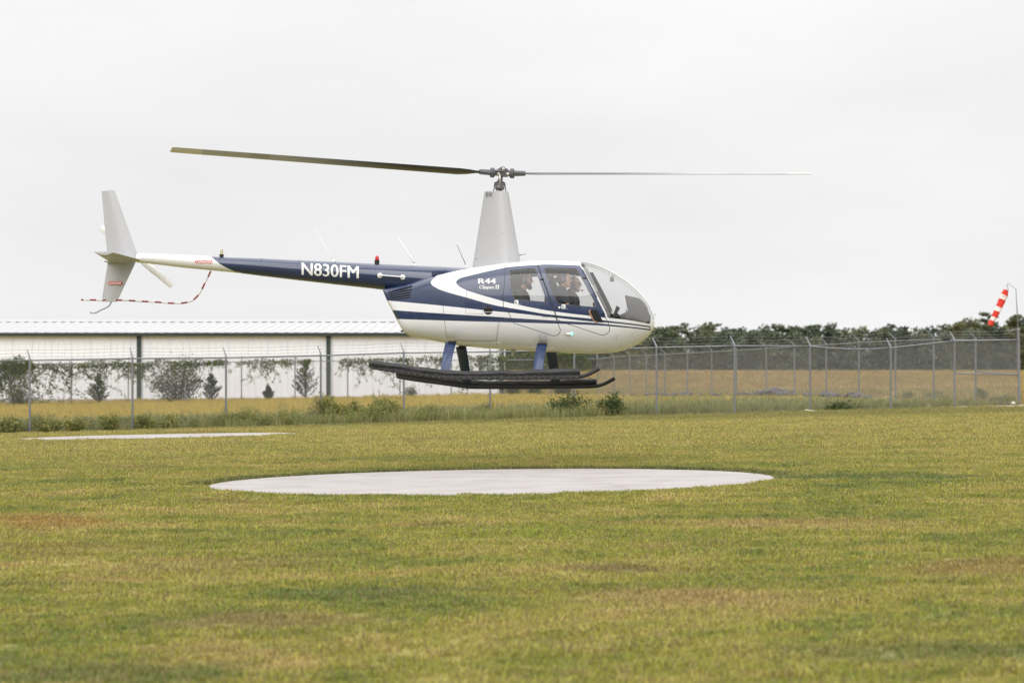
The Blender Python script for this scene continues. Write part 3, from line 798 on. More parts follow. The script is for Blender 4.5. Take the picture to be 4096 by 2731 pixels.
# rough plants in the unmown strip at the foot of the nearer fence
strip = [("round dense dark green bush standing alone right of the skids", 2449, 1665, 112, 88, "bush", 26, 0),
         ("wide spreading bush with yellow stems at the fence post under the skids", 2290, 1674, 190, 90, "bush", 32, 0),
         ("tall bushy weed against the fence post left of the raised skid end", 1552, 1688, 150, 112, "weed", 30, 0),
         ("low dark clump just right of the fence post under the skid ends", 1715, 1678, 150, 64, "weed", 20, 0),
         ("tallest weed of the strip, beside the post below the warehouse downspout", 1300, 1700, 140, 130, "weed", 32, .2),
         ("leafy weed clump with yellow tips right of the tallest weed", 1400, 1698, 130, 98, "weed", 24, 0),
         ("low dark mat of leaves right of the third fence post from the left", 1000, 1714, 190, 66, "weed", 26, 0),
         ("small sparse weed at the end of the far pad", 1100, 1706, 90, 40, "weed", 10, 0),
         ("bushy weed right of the leftmost fence post", 190, 1734, 120, 75, "weed", 20, .1),
         ("weed clump in the gap between the two leftmost posts", 300, 1734, 110, 66, "weed", 16, .1),
         ("feathery weed left of the second fence post from the left", 440, 1730, 110, 76, "weed", 18, .1),
         ("leafy weed touching the second fence post from the left", 575, 1727, 100, 66, "weed", 16, 0),
         ("straggling weed midway along the far pad", 690, 1722, 90, 58, "weed", 14, 0),
         ("blue green weed clump at the left edge of the picture", 40, 1738, 130, 84, "weed", 20, .1),
         ("low tangle of green weed beside the post under the helicopter belly", 1960, 1672, 150, 58, "weed", 16, .3),
         ("flat dark green weed patch by the fence post above the white board", 3370, 1648, 140, 22, "bush", 12, 0),
         ("small grey green weed in the grass below the nose of the helicopter", 2695, 1612, 50, 30, "weed", 8, 8),
         ("dark shrub at the foot of the back fence near the windsock", 3925, 1588, 46, 50, "weed", 12, 8),
         ("low scrub clump left of the windsock post", 4010, 1602, 110, 30, "weed", 18, 3),
         ("scrubby clump around a back fence post right of the rubble", 3740, 1580, 80, 28, "weed", 14, 12),
         ("brown weed among the rubble by the right back fence", 3630, 1572, 50, 28, "weed", 10, 14)]
for i, (lb, u, v, w, h, st, n, dd) in enumerate(strip):
    stems_plant(lb, u, v, fd(u) - .25 + dd, w, h, st, "weeds and bushes along the chain link fences", "bush" if st == "bush" else "weed", "bush" if st == "bush" else "weed", n, i)
def weed_strip():
    pts, sc = [], []
    for _ in range(5200):
        x = random.uniform(-15, 17); y = fence_y(x) + random.gauss(.1, .55)
        dens = .42 if x < -9 else (.3 if x < -1 else (.2 if x < 4.5 else .1))
        dens *= .25 + 1.9*max(0, mnoise.noise(Vector((x*.9, 7, 0))) + .1)
        if random.random() > dens or y < fence_y(x) - .75: continue
        pts.append((x, y, ground(x, y))); sc.append(random.uniform(.45, 1.15)*(1.0 if x < -1 else .7)*(.7+.7*max(0, mnoise.noise(Vector((x*1.3, 1, 2))))))
    meshes = []
    for i in range(6):
        rg = random.Random(90+i); V, F, S = [], [], []; h = rg.uniform(.42, .72)
        for k in range(4):
            a = rg.random()*6.283; tip = Vector((math.cos(a)*.16, math.sin(a)*.16, h*rg.uniform(.7, 1))); b0 = Vector((math.cos(a)*.03, math.sin(a)*.03, 0)); lp = []
            for _ in range(46):
                q = rg.random()**.8; s = .055*(1.15-q)+.012; lp.append(b0.lerp(tip, q) + Vector((rg.gauss(0, s), rg.gauss(0, s), rg.gauss(0, .02))))
            n0 = len(V); V += [b0+Vector((-.004, 0, 0)), b0+Vector((.004, 0, 0)), tip]; F.append((n0, n0+1, n0+2)); S += [.2]*3
            bs = rg.uniform(0, .35); leaf_cloud(V, F, S, [p for p in lp if p.z > 0], .048, rg, (bs, min(.97, bs+.62)), up=.2)
        me = bpy.data.meshes.new("weed_stem"); me.from_pydata([tuple(v) for v in V], [], F); at_ = me.attributes.new("shade", 'FLOAT', 'POINT'); at_.data.foreach_set("value", S); me.update(); meshes.append(me)
    scatter("weeds", pts, sc, meshes, M_weed, "tangle of unmown weeds growing through the foot of the nearer fence", "weeds")
weed_strip()
# young trees and shrubs against the warehouse
for i, (lb, u, v, w, h, st, nm, n) in enumerate([
        ("tallest dark cedar against the warehouse wall, left of the second downspout", 1222, 1602, 120, 150, "cedar", "cedar_tree", 0),
        ("slim dark cedar sapling right of the big grey bush", 845, 1612, 90, 112, "cedar", "cedar_tree", 0),
        ("squat cedar in front of the wall between the left fence posts", 392, 1617, 90, 112, "cedar", "cedar_tree", 0),
        ("tiny cedar seedling midway between the dark cedars", 1072, 1603, 50, 58, "cedar", "cedar_tree", 0),
        ("big loose grey green bush against the warehouse wall", 713, 1614, 200, 200, "grey", "bush", 46),
        ("round dark bush by the wall behind the leftmost fence post", 78, 1624, 96, 96, "bush", "bush", 26),
        ("small bush at the wall behind the raised skid end", 1638, 1600, 46, 56, "bush", "bush", 10),
        ("dark bush at the warehouse corner under the skids", 2052, 1585, 70, 40, "bush", "bush", 14),
        ("second dark bush past the warehouse corner under the skids", 2140, 1584, 60, 36, "bush", "bush", 12),
        ("tan weed clump past the warehouse corner", 2250, 1582, 70, 36, "grey", "weed", 12)]):
    stems_plant(lb, u, v, bd(u) + .9, w, h, st, "young trees and shrubs by the warehouse", nm, nm.split("_")[-1] if nm != "cedar_tree" else "tree", n or 16, 50+i)
def vine(label, u0, u1, dens, drop, over, seed):
    rg = random.Random(seed); d = bd((u0+u1)/2) + .06; V, F, S = [], [], []; bm = bmesh.new()
    x0, x1 = (u0-CX)*d/FPX, (u1-CX)*d/FPX; zt = lambda x: ground(x, d)+FH-.05
    root = tag(empty("climbing_vine", ((x0+x1)/2, d, ground((x0+x1)/2, d))), label, "vine", "vines on the back fence"); inv = Vector(root.location)
    n = max(3, int((x1-x0)*dens*1.9))
    for k in range(n):
        x = rg.uniform(x0, x1); p = Vector((x, d, zt(x)+rg.uniform(-.05, .05))); pts = [p.copy()]
        ln = rg.uniform(.25, 1.0)*drop if rg.random() < .68 else rg.uniform(1.0, 2.2)*drop
        ang = rg.gauss(0, .5); step = .07
        for _ in range(int(ln/step)):
            ang += rg.gauss(0, .35); ang = max(-1.3, min(1.3, ang))
            p = p + Vector((math.sin(ang)*step, rg.gauss(0, .012), -math.cos(ang)*step))
            if p.z < ground(p.x, d)+.03: break
            pts.append(p.copy())
        if len(pts) > 2:
            add_tube(bm, [q-inv for q in pts[::2]], .005, 3, caps=False)
            lp = []
            for q in pts:
                if rg.random() < .8:
                    for _ in range(rg.randint(1, 5)): lp.append(q-inv+Vector((rg.gauss(0, .05), rg.gauss(0, .03), rg.gauss(0, .045))))
            b = rg.uniform(0, .4); leaf_cloud(V, F, S, lp, .092, rg, (b, min(1, b+.62)))
    for k in range(int((x1-x0)*dens*(8 if over > .19 else 4.5))):             # the mat of leaves that rides on the top rail
        x = rg.uniform(x0, x1); e = math.sin(math.pi*(x-x0)/(x1-x0))**.5
        hump = e*(over*.5+over*abs(mnoise.noise(Vector((x*1.7, seed*3.1, 0))))*1.6)
        lp = [Vector((x+rg.gauss(0, .07), d+rg.gauss(0, .07), zt(x)+rg.uniform(-.14, hump)))-inv for _ in range(3)]
        b = rg.uniform(0, .5); leaf_cloud(V, F, S, lp, .11, rg, (b, min(1, b+.5)))
    obj("stems", bm, M_bark, root); leaf_obj("leaves", V, F, S, M_vine, root)
for i, a in enumerate([("thick vine piled on the back fence at the left edge, hanging to the ground", -160, 138, 24, 1.5, .55, 1),
                       ("vine mat along the rail between the two left fence posts", 140, 350, 9, 1.1, .16, 2),
                       ("trailing vine on the back fence left of the first downspout", 330, 545, 9, 1.15, .2, 3),
                       ("vine over the rail behind the big grey bush", 550, 770, 8, .7, .14, 4),
                       ("bushy vine crest on the rail above the slim cedar", 725, 905, 9, .3, .2, 5),
                       ("loose vine hanging right of the slim cedar", 950, 1140, 7, .95, .12, 6),
                       ("vine clump on the rail above the tallest cedar", 1120, 1250, 9, .35, .17, 7),
                       ("sparse vine just right of the second downspout", 1360, 1510, 8, 1.0, .1, 8),
                       ("vine strands behind the raised skid end", 1490, 1650, 6, 1.1, .08, 9),
                       ("thick vine mat behind the rear skid legs", 1665, 1800, 10, .35, .14, 10),
                       ("tangled vine hanging at the warehouse corner", 1840, 2025, 10, 1.2, .14, 11),
                       ("deep leafy vine curtain past the warehouse corner under the belly", 2010, 2340, 14, 1.0, .22, 12)]): vine(*a)

# ------------------------------------------------------------------ rubble along the back fence
M_rock = plain("grey_rubble", (.12, .113, .115), .9, var=.4, scale=5, bump=.5)
def rock_mesh(seed):
    bm = bmesh.new(); bmesh.ops.create_icosphere(bm, subdivisions=2, radius=1)
    for v in bm.verts:
        n = mnoise.noise(v.co*1.3 + Vector((seed*5.3, 0, 0))) + .5*mnoise.noise(v.co*3.1+Vector((0, seed*2.7, 0)))
        v.co *= 1 + .45*n; v.co.z *= .75
    me = bpy.data.meshes.new("rock"); bm.to_mesh(me); bm.free(); me.materials.append(M_rock); return me
rocks = [rock_mesh(i) for i in range(6)]
rr = random.Random(5)
heaps = [(2535, 18), (2600, 32), (2622, 40), (2665, 30), (2690, 36), (2728, 26), (2752, 44), (2800, 22), (2860, 26), (2885, 22), (2960, 34), (2985, 30), (3010, 26), (3025, 40), (3045, 46), (3068, 60),
         (3098, 66), (3120, 60), (3142, 46), (3162, 38), (3182, 30), (3225, 34), (3262, 28), (3300, 40), (3322, 46), (3350, 34), (3372, 30), (3408, 44), (3428, 50), (3450, 34), (3476, 30), (3560, 24), (3840, 30), (4000, 36), (4030, 30)]
heaps = [(u + rr.uniform(-11, 11)*k, s*(.62 - .2*k)*rr.uniform(.85, 1.1)) for u, s in heaps for k in (0, 1, -1)]
for i, (u, s) in enumerate(heaps):
    d = on_right(u) - rr.uniform(.3, 1.0); x = (u-CX)*d/FPX; r = s*d/FPX*.5
    o = link(bpy.data.objects.new("rock", rocks[i % 6])); o.location = (x, d, ground(x, d) + r*.45)
    o.scale = (r*1.15, r, r*rr.uniform(.8, 1.15)); o.rotation_euler = (rr.uniform(-.4, .4), rr.uniform(-.4, .4), rr.random()*6.28)
    tag(o, "grey lump of rubble in the row along the foot of the right back fence", "rock", "rubble along the back fence")

# ------------------------------------------------------------------ woods beyond the rise
def pine_mesh(seed, h=10.0, r=1.7, open_=0.0):
    rg = random.Random(seed); V, F, S = [], [], []
    ncl = 30
    for k in range(ncl):
        z = h*(.16 + .84*(k+.5)/ncl); e = max(.3, math.sin(math.pi*min(1, (z/h)*.55+.36))**.8)
        a = rg.random()*6.283; q = r*e*rg.uniform(.25, 1.0)
        if open_ and rg.random() < open_*(1 - z/h*.6): continue
        c = Vector((math.cos(a)*q, math.sin(a)*q, z)); cr = rg.uniform(.5, .95)*r*.52; b = rg.uniform(0, .5)
        pts = []
        for _ in range(34):
            v = Vector((rg.gauss(0, 1), rg.gauss(0, 1), rg.gauss(0, 1))).normalized()*cr*rg.random()**.4
            v.z *= .62; pts.append(c+v)
        for p in pts: leaf_cloud(V, F, S, [p], .42, rg, (b, min(1, b + .45)), up=.7)
    return leaf_obj("crown", V, F, S, M_pine, mesh_only=True)
def trunk_mesh(h, r):
    bm = bmesh.new(); add_tube(bm, [(0, 0, -.5), (.06, 0, h*.3), (-.05, .04, h*.65), (.03, 0, h*.95)], [r, r*.8, r*.5, r*.15], 7)
    for k in range(5):
        a = k*2.4; z = h*(.45+.1*k); add_tube(bm, [(0, 0, z), (math.cos(a)*1.0, math.sin(a)*1.0, z+.5)], [r*.3, r*.1], 4)
    me = bpy.data.meshes.new("trunk"); bm.to_mesh(me); bm.free(); me.materials.append(M_bark); return me
pines = [pine_mesh(i, 10, rg_, op) for i, (rg_, op) in enumerate([(1.5, 0), (1.9, 0), (1.3, .1), (2.2, .1), (1.7, .25), (1.1, 0)])]
ptrunk = trunk_mesh(10, .16)
sky_v = lerp_tab([(1900, 1335), (2400, 1328), (2560, 1320), (2700, 1313), (2780, 1322), (2830, 1306), (2880, 1312), (2960, 1318), (3040, 1312), (3100, 1300), (3180, 1308), (3290, 1300), (3360, 1312), (3480, 1316), (3560, 1312), (3640, 1318), (3720, 1316), (3790, 1318), (3840, 1296), (3960, 1300), (4096, 1290), (4300, 1290)])
tr = random.Random(21); rowsn = [(395, 1.0), (430, .98), (470, .98), (520, 1.0)]
labels = ["dark pine in the front row of the woods beyond the meadow", "pine of the second row in the woods beyond the meadow", "pine deep in the woods beyond the meadow", "pine at the back of the woods, its top on the skyline"]
for ri, (d, kk) in enumerate(rowsn):
    u = 1880 + ri*17
    while u < 4260:
        uu = u + tr.uniform(-12, 12); dd = d + tr.uniform(-14, 14); x = (uu-CX)*dd/FPX
        top_v = sky_v(uu) + (tr.uniform(12, 56) if ri < 2 else (tr.uniform(-6, 14) if tr.random() < .75 else tr.uniform(-20, -4)))
        zt = EYE + (HORIZON - top_v)*dd/FPX; zb = ground(x, dd); s = (zt-zb)/10.0
        root = tag(empty("pine_tree", (x, dd, zb)), labels[ri], "tree", "woods beyond the meadow")
        root.rotation_euler.z = tr.random()*6.28; wd = tr.uniform(1.25, 1.9); root.scale = (s*wd, s*wd*tr.uniform(.85, 1.15), s)
        link(bpy.data.objects.new("crown", pines[tr.randrange(6)]), root); link(bpy.data.objects.new("trunk", ptrunk), root)
        u += tr.uniform(38, 62)*(.9 + .08*ri)
def far_woods():
    """The wood behind the photographer, which the glossy flank and the windows mirror."""
    rg = random.Random(77); V, F, S = [], [], []
    for k in range(150):
        x = -190 + 380*k/149 + rg.uniform(-1.5, 1.5); y = -24 + rg.uniform(-7, 5); h = rg.uniform(13, 20); r = rg.uniform(2.2, 3.6)
        pts = []
        for _ in range(60):
            v = Vector((rg.gauss(0, 1), rg.gauss(0, 1), rg.gauss(0, 1))).normalized()*rg.random()**.33; pts.append(Vector((x+v.x*r, y+v.y*r, ground(x, y)+h*.5+v.z*h*.5)))
        b = rg.uniform(0, .4); leaf_cloud(V, F, S, pts, 2.6, rg, (b, b+.4))
    tag(leaf_obj("distant_woods", V, F, S, M_pine), "dark wood beyond the lawn on the photographer's side", "woods", kind="stuff")
far_woods()
def tall_pine(label, u, v_top, d, spread, seed, nl=16, low=.42):
    rg = random.Random(seed); x = (u-CX)*d/FPX; zb = ground(x, d); h = EYE+(HORIZON-v_top)*d/FPX - zb
    root = tag(empty("pine_tree", (x, d, zb)), label, "tree", "tall pines at the right edge of the meadow")
    V, F, S = [], [], []; bm = bmesh.new(); add_tube(bm, [(0, 0, -.4), (.08, 0, h*.4), (-.05, 0, h*.8), (.02, 0, h*.97)], [.17, .14, .08, .03], 8)
    for k in range(nl):
        z = h*(low + (1-low)*(k+.3)/nl); a = rg.random()*6.283; ln = spread*rg.uniform(.5, 1.0)*(1.1 - .75*((z/h-low)/(1-low))**2)
        tip = Vector((math.cos(a)*ln, math.sin(a)*ln, z + ln*.22)); add_tube(bm, [(0, 0, z), tip], [.04, .012], 4)
        for j in range(4):
            c = Vector((0, 0, z)).lerp(tip, .45+.2*j) + Vector((rg.gauss(0, .12), rg.gauss(0, .12), .05)); b = rg.uniform(0, .5); pts = []
            for _ in range(60):
                v = Vector((rg.gauss(0, 1), rg.gauss(0, 1), rg.gauss(0, 1))).normalized()*rg.uniform(.3, .62)*rg.random()**.35; v.z *= .42; pts.append(c+v)
            leaf_cloud(V, F, S, pts, .21, rg, (b, min(1, b+.45)), up=.6)
    obj("trunk", bm, M_bark, root); leaf_obj("crown", V, F, S, M_pine, root)
for i, a in enumerate([("flat topped tall pine behind the windsock", 3950, 1252, 285, 1.9, 1), ("tall pine at the right edge of the picture, behind the mast", 4066, 1262, 270, 1.8, 2),
                       ("pine rising at the right edge beyond the mast", 4150, 1240, 260, 1.9, 3), ("rounded pine left of the flat topped pine", 3845, 1296, 300, 1.5, 4),
                       ("lower pine filling the gap under the windsock", 4010, 1318, 275, 1.6, 5), ("broad low pine before the flat topped pine", 3900, 1330, 290, 1.7, 6),
                       ("dead looking thin pine standing above the woods, a narrow tuft on top", 3621, 1306, 330, .35, 7)]): tall_pine(*a)

# ------------------------------------------------------------------ small things on and by the fence
def small_things():
    d = 79.0; p = at(3231, 1644, d); bm = bmesh.new()
    add_box(bm, (-.17, -.05, 0), (.17, .05, .018)); bevel_all(bm, .004, 1)
    o = obj("board", bm, plain("pale_board", (.68, .6, .48), .8, var=.15)); o.location = (p.x, d-.9, ground(p.x, d-.9)+.035); o.rotation_euler = (.05, .12, -.2)
    tag(o, "small pale board lying on the lawn edge by a fence post", "board")
    q = at(4052, 1610, 82.4); bm = bmesh.new(); bmesh.ops.create_icosphere(bm, subdivisions=2, radius=.09)
    for v in bm.verts: v.co *= 1+.4*mnoise.noise(v.co*14); v.co.z *= .6
    o = obj("litter", bm, M_swhite, smooth=False); o.location = (q.x, 82.4, ground(q.x, 82.4)+.05)
    tag(o, "crumpled white litter on the bare ground by the windsock post", "litter")
    q = at(3790, 1360, 81.45); bm = bmesh.new(); add_box(bm, (-.09, -.05, -.06), (.07, .05, .06)); bevel_all(bm, .02, 2)
    add_tube(bm, [(-.09, 0, .01), (-.16, -.02, .02)], .035, 10); add_tube(bm, [(.05, 0, 0), (.16, 0, -.02)], .012, 6)
    o = obj("camera_box", bm, M_black, smooth=False); o.location = q
    tag(o, "small black camera clamped to the rail at the fence post near the corner", "camera")
M_swhite = plain("white_scrap", (.75, .74, .72), .7)
small_things()

# ================================================================== helicopter
H_ORG = Vector(((2003-CX)*42.6/FPX, 42.6, EYE))
H_MAT = Matrix.Translation(H_ORG) @ Matrix.Rotation(R(-8.0), 4, 'Z') @ Matrix.Rotation(R(-4.3), 4, 'X')
H_INV = H_MAT.inverted()
_eye_l = H_INV @ Vector((0, 0, EYE))
def P(u, v, y=0.0):
    """Point of the helicopter's own frame (x forward, y to its left, z up) read off the photo at lateral offset y."""
    d = (H_INV @ at(u, v, 40.0)) - _eye_l
    return _eye_l + d*((y - _eye_l.y)/d.y)
def PX(u, v=1250, y=0.0): return P(u, v, y).x
heli = tag(empty("helicopter"), "navy blue and white helicopter hovering low over the round concrete pad", "helicopter")
heli.matrix_world = H_MAT

# ---- hull surface
_top = [(1541,1160),(1560,1155),(1643,1136),(1730,1110),(1800,1094),(1877,1078),(1950,1066),(2020,1057),(2100,1049.5),(2203,1046),(2305,1049),(2356,1054),(2407,1069),(2458,1094),(2496,1118),(2535,1149),(2560,1174),(2586,1205),(2606,1241),(2615,1266),(2619,1284)]
_bot = [(1541,1161),(1556,1204),(1574,1241),(1592,1277),(1612,1316),(1622,1331),(1636,1340),(1660,1347),(1730,1361),(1776,1370),(1820,1379),(1871,1385),(1935,1391),(2000,1395),(2076,1400),(2153,1405),(2230,1409),(2306,1412),(2383,1413),(2434,1411),(2485,1403),(2510,1395),(2535,1384),(2560,1370),(2586,1351),(2606,1328),(2615,1308),(2619,1286)]
def _prof(tab):
    pts = [P(u, v, 0) for u, v in tab]; return pchip([p.x for p in pts], [p.z for p in pts])
Ztop, Zbot = _prof(_top), _prof(_bot)
X0, X1 = PX(1541, 1160), PX(2619, 1285)
_w = [(1541,.27),(1580,.31),(1640,.38),(1700,.45),(1800,.54),(1900,.60),(2000,.635),(2100,.645),(2200,.645),(2330,.63),(2400,.60),(2450,.56),(2500,.49),(2535,.42),(2560,.355),(2586,.262),(2602,.18),(2612,.105),(2619,0)]
_hw = pchip([PX(u) for u, _ in _w], [w for _, w in _w])
_fr = lerp_tab([(PX(u), f) for u, f in ((1541,.47),(1700,.47),(1900,.46),(2200,.45),(2450,.44),(2560,.47),(2619,.5))])
_nu = lerp_tab([(PX(u), f) for u, f in ((1541,3.6),(1750,3.3),(1950,3.0),(2300,3.0),(2450,2.6),(2560,2.2),(2619,2.0))])
_nl = lerp_tab([(PX(u), f) for u, f in ((1541,4.0),(1700,3.2),(1850,2.6),(2000,2.35),(2350,2.3),(2480,2.15),(2560,2.05),(2619,2.0))])
def hull_w(x, z):
    if x <= X0 or x >= X1: return 0.0
    zt, zb = Ztop(x), Zbot(x); zc = zb + _fr(x)*(zt-zb)
    if z >= zc: n, t = _nu(x), (z-zc)/max(1e-6, zt-zc)
    else: n, t = _nl(x), (zc-z)/max(1e-6, zc-zb)
    return _hw(x)*max(0.0, 1-min(1, t)**n)**(1/n)
def S(u, v, off=0.0, side=-1):
    """Point on the near flank of the hull at photo pixel (u, v)."""
    y = -.6
    for _ in range(14):
        p = P(u, v, y); y = .5*y + .5*(-hull_w(p.x, p.z) - off)
    p = P(u, v, y); return Vector((p.x, p.y, p.z))
def section(x, n=56):
    zt, zb = Ztop(x), Zbot(x); zc = zb + _fr(x)*(zt-zb); W = max(_hw(x), .0005); out = []
    for (z_end, e) in ((zt, _nu(x)), (zb, _nl(x))):
        q = []
        for k in range(201):
            a = math.pi/2*k/200; q.append((W*math.sin(a)**(2/e) if a > 0 else 0.0, zc + (z_end-zc)*max(0.0, math.cos(a))**(2/e)))
        q = np.array(q); dl = np.concatenate([[0], np.cumsum(np.hypot(*np.diff(q, axis=0).T))]); s = np.linspace(0, dl[-1], n//2+1)
        out.append(np.stack([np.interp(s, dl, q[:, 0]), np.interp(s, dl, q[:, 1])], 1))
    half = np.concatenate([out[0], out[1][::-1][1:]])          # top centre -> widest -> bottom centre
    return half
def build_hull():
    us = [1541.6, 1545, 1550] + list(np.linspace(1556, 2480, 150)) + list(2619 - (2619-2485)*(np.linspace(1, 0, 46)[:-1]**1.6)) + [2618.7]
    us = sorted(set(round(float(u), 3) for u in us)); bm = bmesh.new(); rings = []
    for u in us:
        x = X0 + (X1-X0)*(u-1541)/(2619-1541); h = section(x); n = len(h); ring = []
        for k in range(n): ring.append(bm.verts.new((x, -h[k][0] if 0 < k < n-1 else 0.0, h[k][1])))
        for k in range(n-2, 0, -1): ring.append(bm.verts.new((x, h[k][0], h[k][1])))
        rings.append(ring)
    m = len(rings[0])
    for i in range(len(rings)-1):
        for k in range(m): bm.faces.new((rings[i][k], rings[i+1][k], rings[i+1][(k+1) % m], rings[i][(k+1) % m]))
    bm.faces.new(rings[0]); bm.faces.new(rings[-1][::-1])
    bmesh.ops.recalc_face_normals(bm, faces=bm.faces)
    return bm
def side_poly(px): return [(p.x, p.z) for p in (S(u, v) for u, v in px)]
def inset(poly, d):
    n = len(poly); A = sum(poly[i][0]*poly[(i+1) % n][1]-poly[(i+1) % n][0]*poly[i][1] for i in range(n)); sg = 1 if A > 0 else -1; out = []
    for i in range(n):
        p0, p1, p2 = Vector(poly[i-1]), Vector(poly[i]), Vector(poly[(i+1) % n])
        e1, e2 = (p1-p0).normalized(), (p2-p1).normalized(); n1, n2 = Vector((-e1.y, e1.x))*sg, Vector((-e2.y, e2.x))*sg
        b = n1+n2; b = b/max(.35, b.dot(n1)) if b.length > 1e-6 else n1
        out.append(tuple(p1 + b*d))
    return out
def inside(poly, x, z):
    c = False; n = len(poly); j = n-1
    for i in range(n):
        xi, zi = poly[i]; xj, zj = poly[j]
        if (zi > z) != (zj > z) and x < (xj-xi)*(z-zi)/(zj-zi)+xi: c = not c
        j = i
    return c
def cut(bm, poly, ymin=None):
    xs = [p[0] for p in poly]; zs = [p[1] for p in poly]; n = len(poly)
    for i in range(n):
        a, b = poly[i], poly[(i+1) % n]
        lx, hx = min(a[0], b[0])-.012, max(a[0], b[0])+.012; lz, hz = min(a[1], b[1])-.012, max(a[1], b[1])+.012
        fs = []
        for f in bm.faces:
            vx = [v.co.x for v in f.verts]; vz = [v.co.z for v in f.verts]
            if max(vx) < lx or min(vx) > hx or max(vz) < lz or min(vz) > hz: continue
            fs.append(f)
        ge = set()
        for f in fs: ge.update(f.verts); ge.update(f.edges)
        if not fs: continue
        bmesh.ops.bisect_plane(bm, geom=list(ge)+fs, dist=1e-6, plane_co=(a[0], 0, a[1]), plane_no=(b[1]-a[1], 0, -(b[0]-a[0])))
px_RD = [(2022,1071),(2085,1064),(2151,1060),(2185,1153),(2219,1247),(2227,1278),(2243,1319),(2240,1331),(2229,1342),(2213,1344),(2193,1338),(2120,1314),(2053,1293),(2030,1245),(2012,1227),(2012,1184),(2017,1128)]
px_FD = [(2151,1060),(2179,1058.5),(2250,1060),(2320,1063),(2328,1074),(2358,1133),(2389,1194),(2420,1255),(2424,1272),(2435,1293),(2440,1306),(2439,1324),(2431,1334),(2417,1341),(2402,1340),(2340,1319),(2280,1300),(2246,1289),(2227,1278),(2219,1247),(2185,1153)]
px_RW = [(2038,1084),(2041,1080.5),(2080,1076.5),(2119,1073),(2136,1072),(2141,1074),(2144,1079),(2166,1142),(2188,1204),(2187,1208),(2184,1209),(2139,1205),(2068,1198),(2058,1194.5),(2051,1186),(2047,1172),(2039,1101)]
px_FW = [(2177.5,1078),(2180,1073),(2187,1071),(2246,1071),(2303,1074),(2309,1075.5),(2312,1080),(2345,1142),(2378,1203),(2383,1224),(2382,1228),(2377,1229),(2340,1226),(2238,1215),(2230,1211.5),(2223,1203),(2200,1142),(2178.5,1084)]
px_WS = [(2325,1063),(2333,1075),(2363,1132),(2394,1190),(2425,1253),(2431,1271.5),(2499,1278),(2560,1288),(2601,1296)]
po_RD, po_FD, po_RW, po_FW = map(side_poly, (px_RD, px_FD, px_RW, px_FW))
ws_in = side_poly(px_WS)
po_WS = ws_in + [(P(2612, 1282, 0).x+.0, P(2612, 1282, 0).z), (P(2640, 1270, 0).x, P(2640, 1262, 0).z), (P(2640, 1000, 0).x, P(2640, 1000, 0).z), (P(2335, 1000, 0).x, P(2335, 1000, 0).z), (P(2330, 1046, 0).x, P(2330, 1046, 0).z)]
def seam(px, wid=1.5):
    q = [S(u, v) for u, v in px]; h = wid/267/2; L, Rr = [], []
    for i, p in enumerate(q):
        d = (q[min(i+1, len(q)-1)]-q[max(i-1, 0)]); n = Vector((-d.z, d.x)).normalized()
        L.append((p.x+n.x*h, p.z+n.y*h)); Rr.append((p.x-n.x*h, p.z-n.y*h))
    return L + Rr[::-1]
seams = [seam([(1765,1163),(1772,1225),(1780,1300),(1791,1357)]), seam([(1867,1163),(1863,1254),(1931,1256),(1931,1212)]), seam([(1997,1288),(1990,1340),(1985,1378)]),
         seam([(1644,1161),(1700,1161.5),(1763,1163)]), seam([(1820,1361),(1900,1363),(1984,1362)])]
hull_bm = build_hull()
RIM = .0035*1.0
in_RD, in_FD = inset(po_RD, .009), inset(po_FD, .009)
in_RW, in_FW, in_WS = inset(po_RW, .006), inset(po_FW, .006), inset(ws_in, 0)
for pl in (po_RD, po_FD, po_RW, po_FW, in_RD, in_FD, in_RW, in_FW): cut(hull_bm, pl)
cut(hull_bm, po_WS)
for s in seams: cut(hull_bm, s)
hull_bm.normal_update()
cls = {}
box = lambda pl: (min(p[0] for p in pl), max(p[0] for p in pl), min(p[1] for p in pl), max(p[1] for p in pl))
tests = [("rear_window", in_RW), ("rim_r", po_RW), ("front_window", in_FW), ("rim_f", po_FW), ("rear_door", in_RD), ("front_door", in_FD), ("seal", po_RD), ("seal", po_FD), ("windshield", po_WS)] + [("seam", s) for s in seams]
boxes = [box(t[1]) for t in tests]
groups_ = {}
for f in hull_bm.faces:
    c = f.calc_center_median(); name = "fuselage"
    for (nm, pl), bx in zip(tests, boxes):
        if bx[0] <= c.x <= bx[1] and bx[2] <= c.z <= bx[3] and inside(pl, c.x, c.z): name = nm; break
    side = "R" if c.y < 0 else "L"
    groups_.setdefault((name, side), []).append(f)
vnorm = {v: v.normal.copy() for v in hull_bm.verts}
def extract(name, keys, mats, parent, mis=None, push=0.0, flip=False):
    vm, V, N, F, MI = {}, [], [], [], []
    for ki, key in enumerate(keys):
        for f in groups_.get(key, []):
            idx = []
            for v in (reversed(f.verts) if flip else f.verts):
                if v not in vm: vm[v] = len(V); V.append(v.co + vnorm[v]*push); N.append(vnorm[v] if not flip else -vnorm[v])
                idx.append(vm[v])
            F.append(idx); MI.append(mis[ki] if mis else 0)
    o = pyobj(name, V, F, mats, parent, smooth=True); me = o.data
    me.polygons.foreach_set("material_index", MI)
    me.normals_split_custom_set_from_vertices([tuple(n) for n in N])
    return o

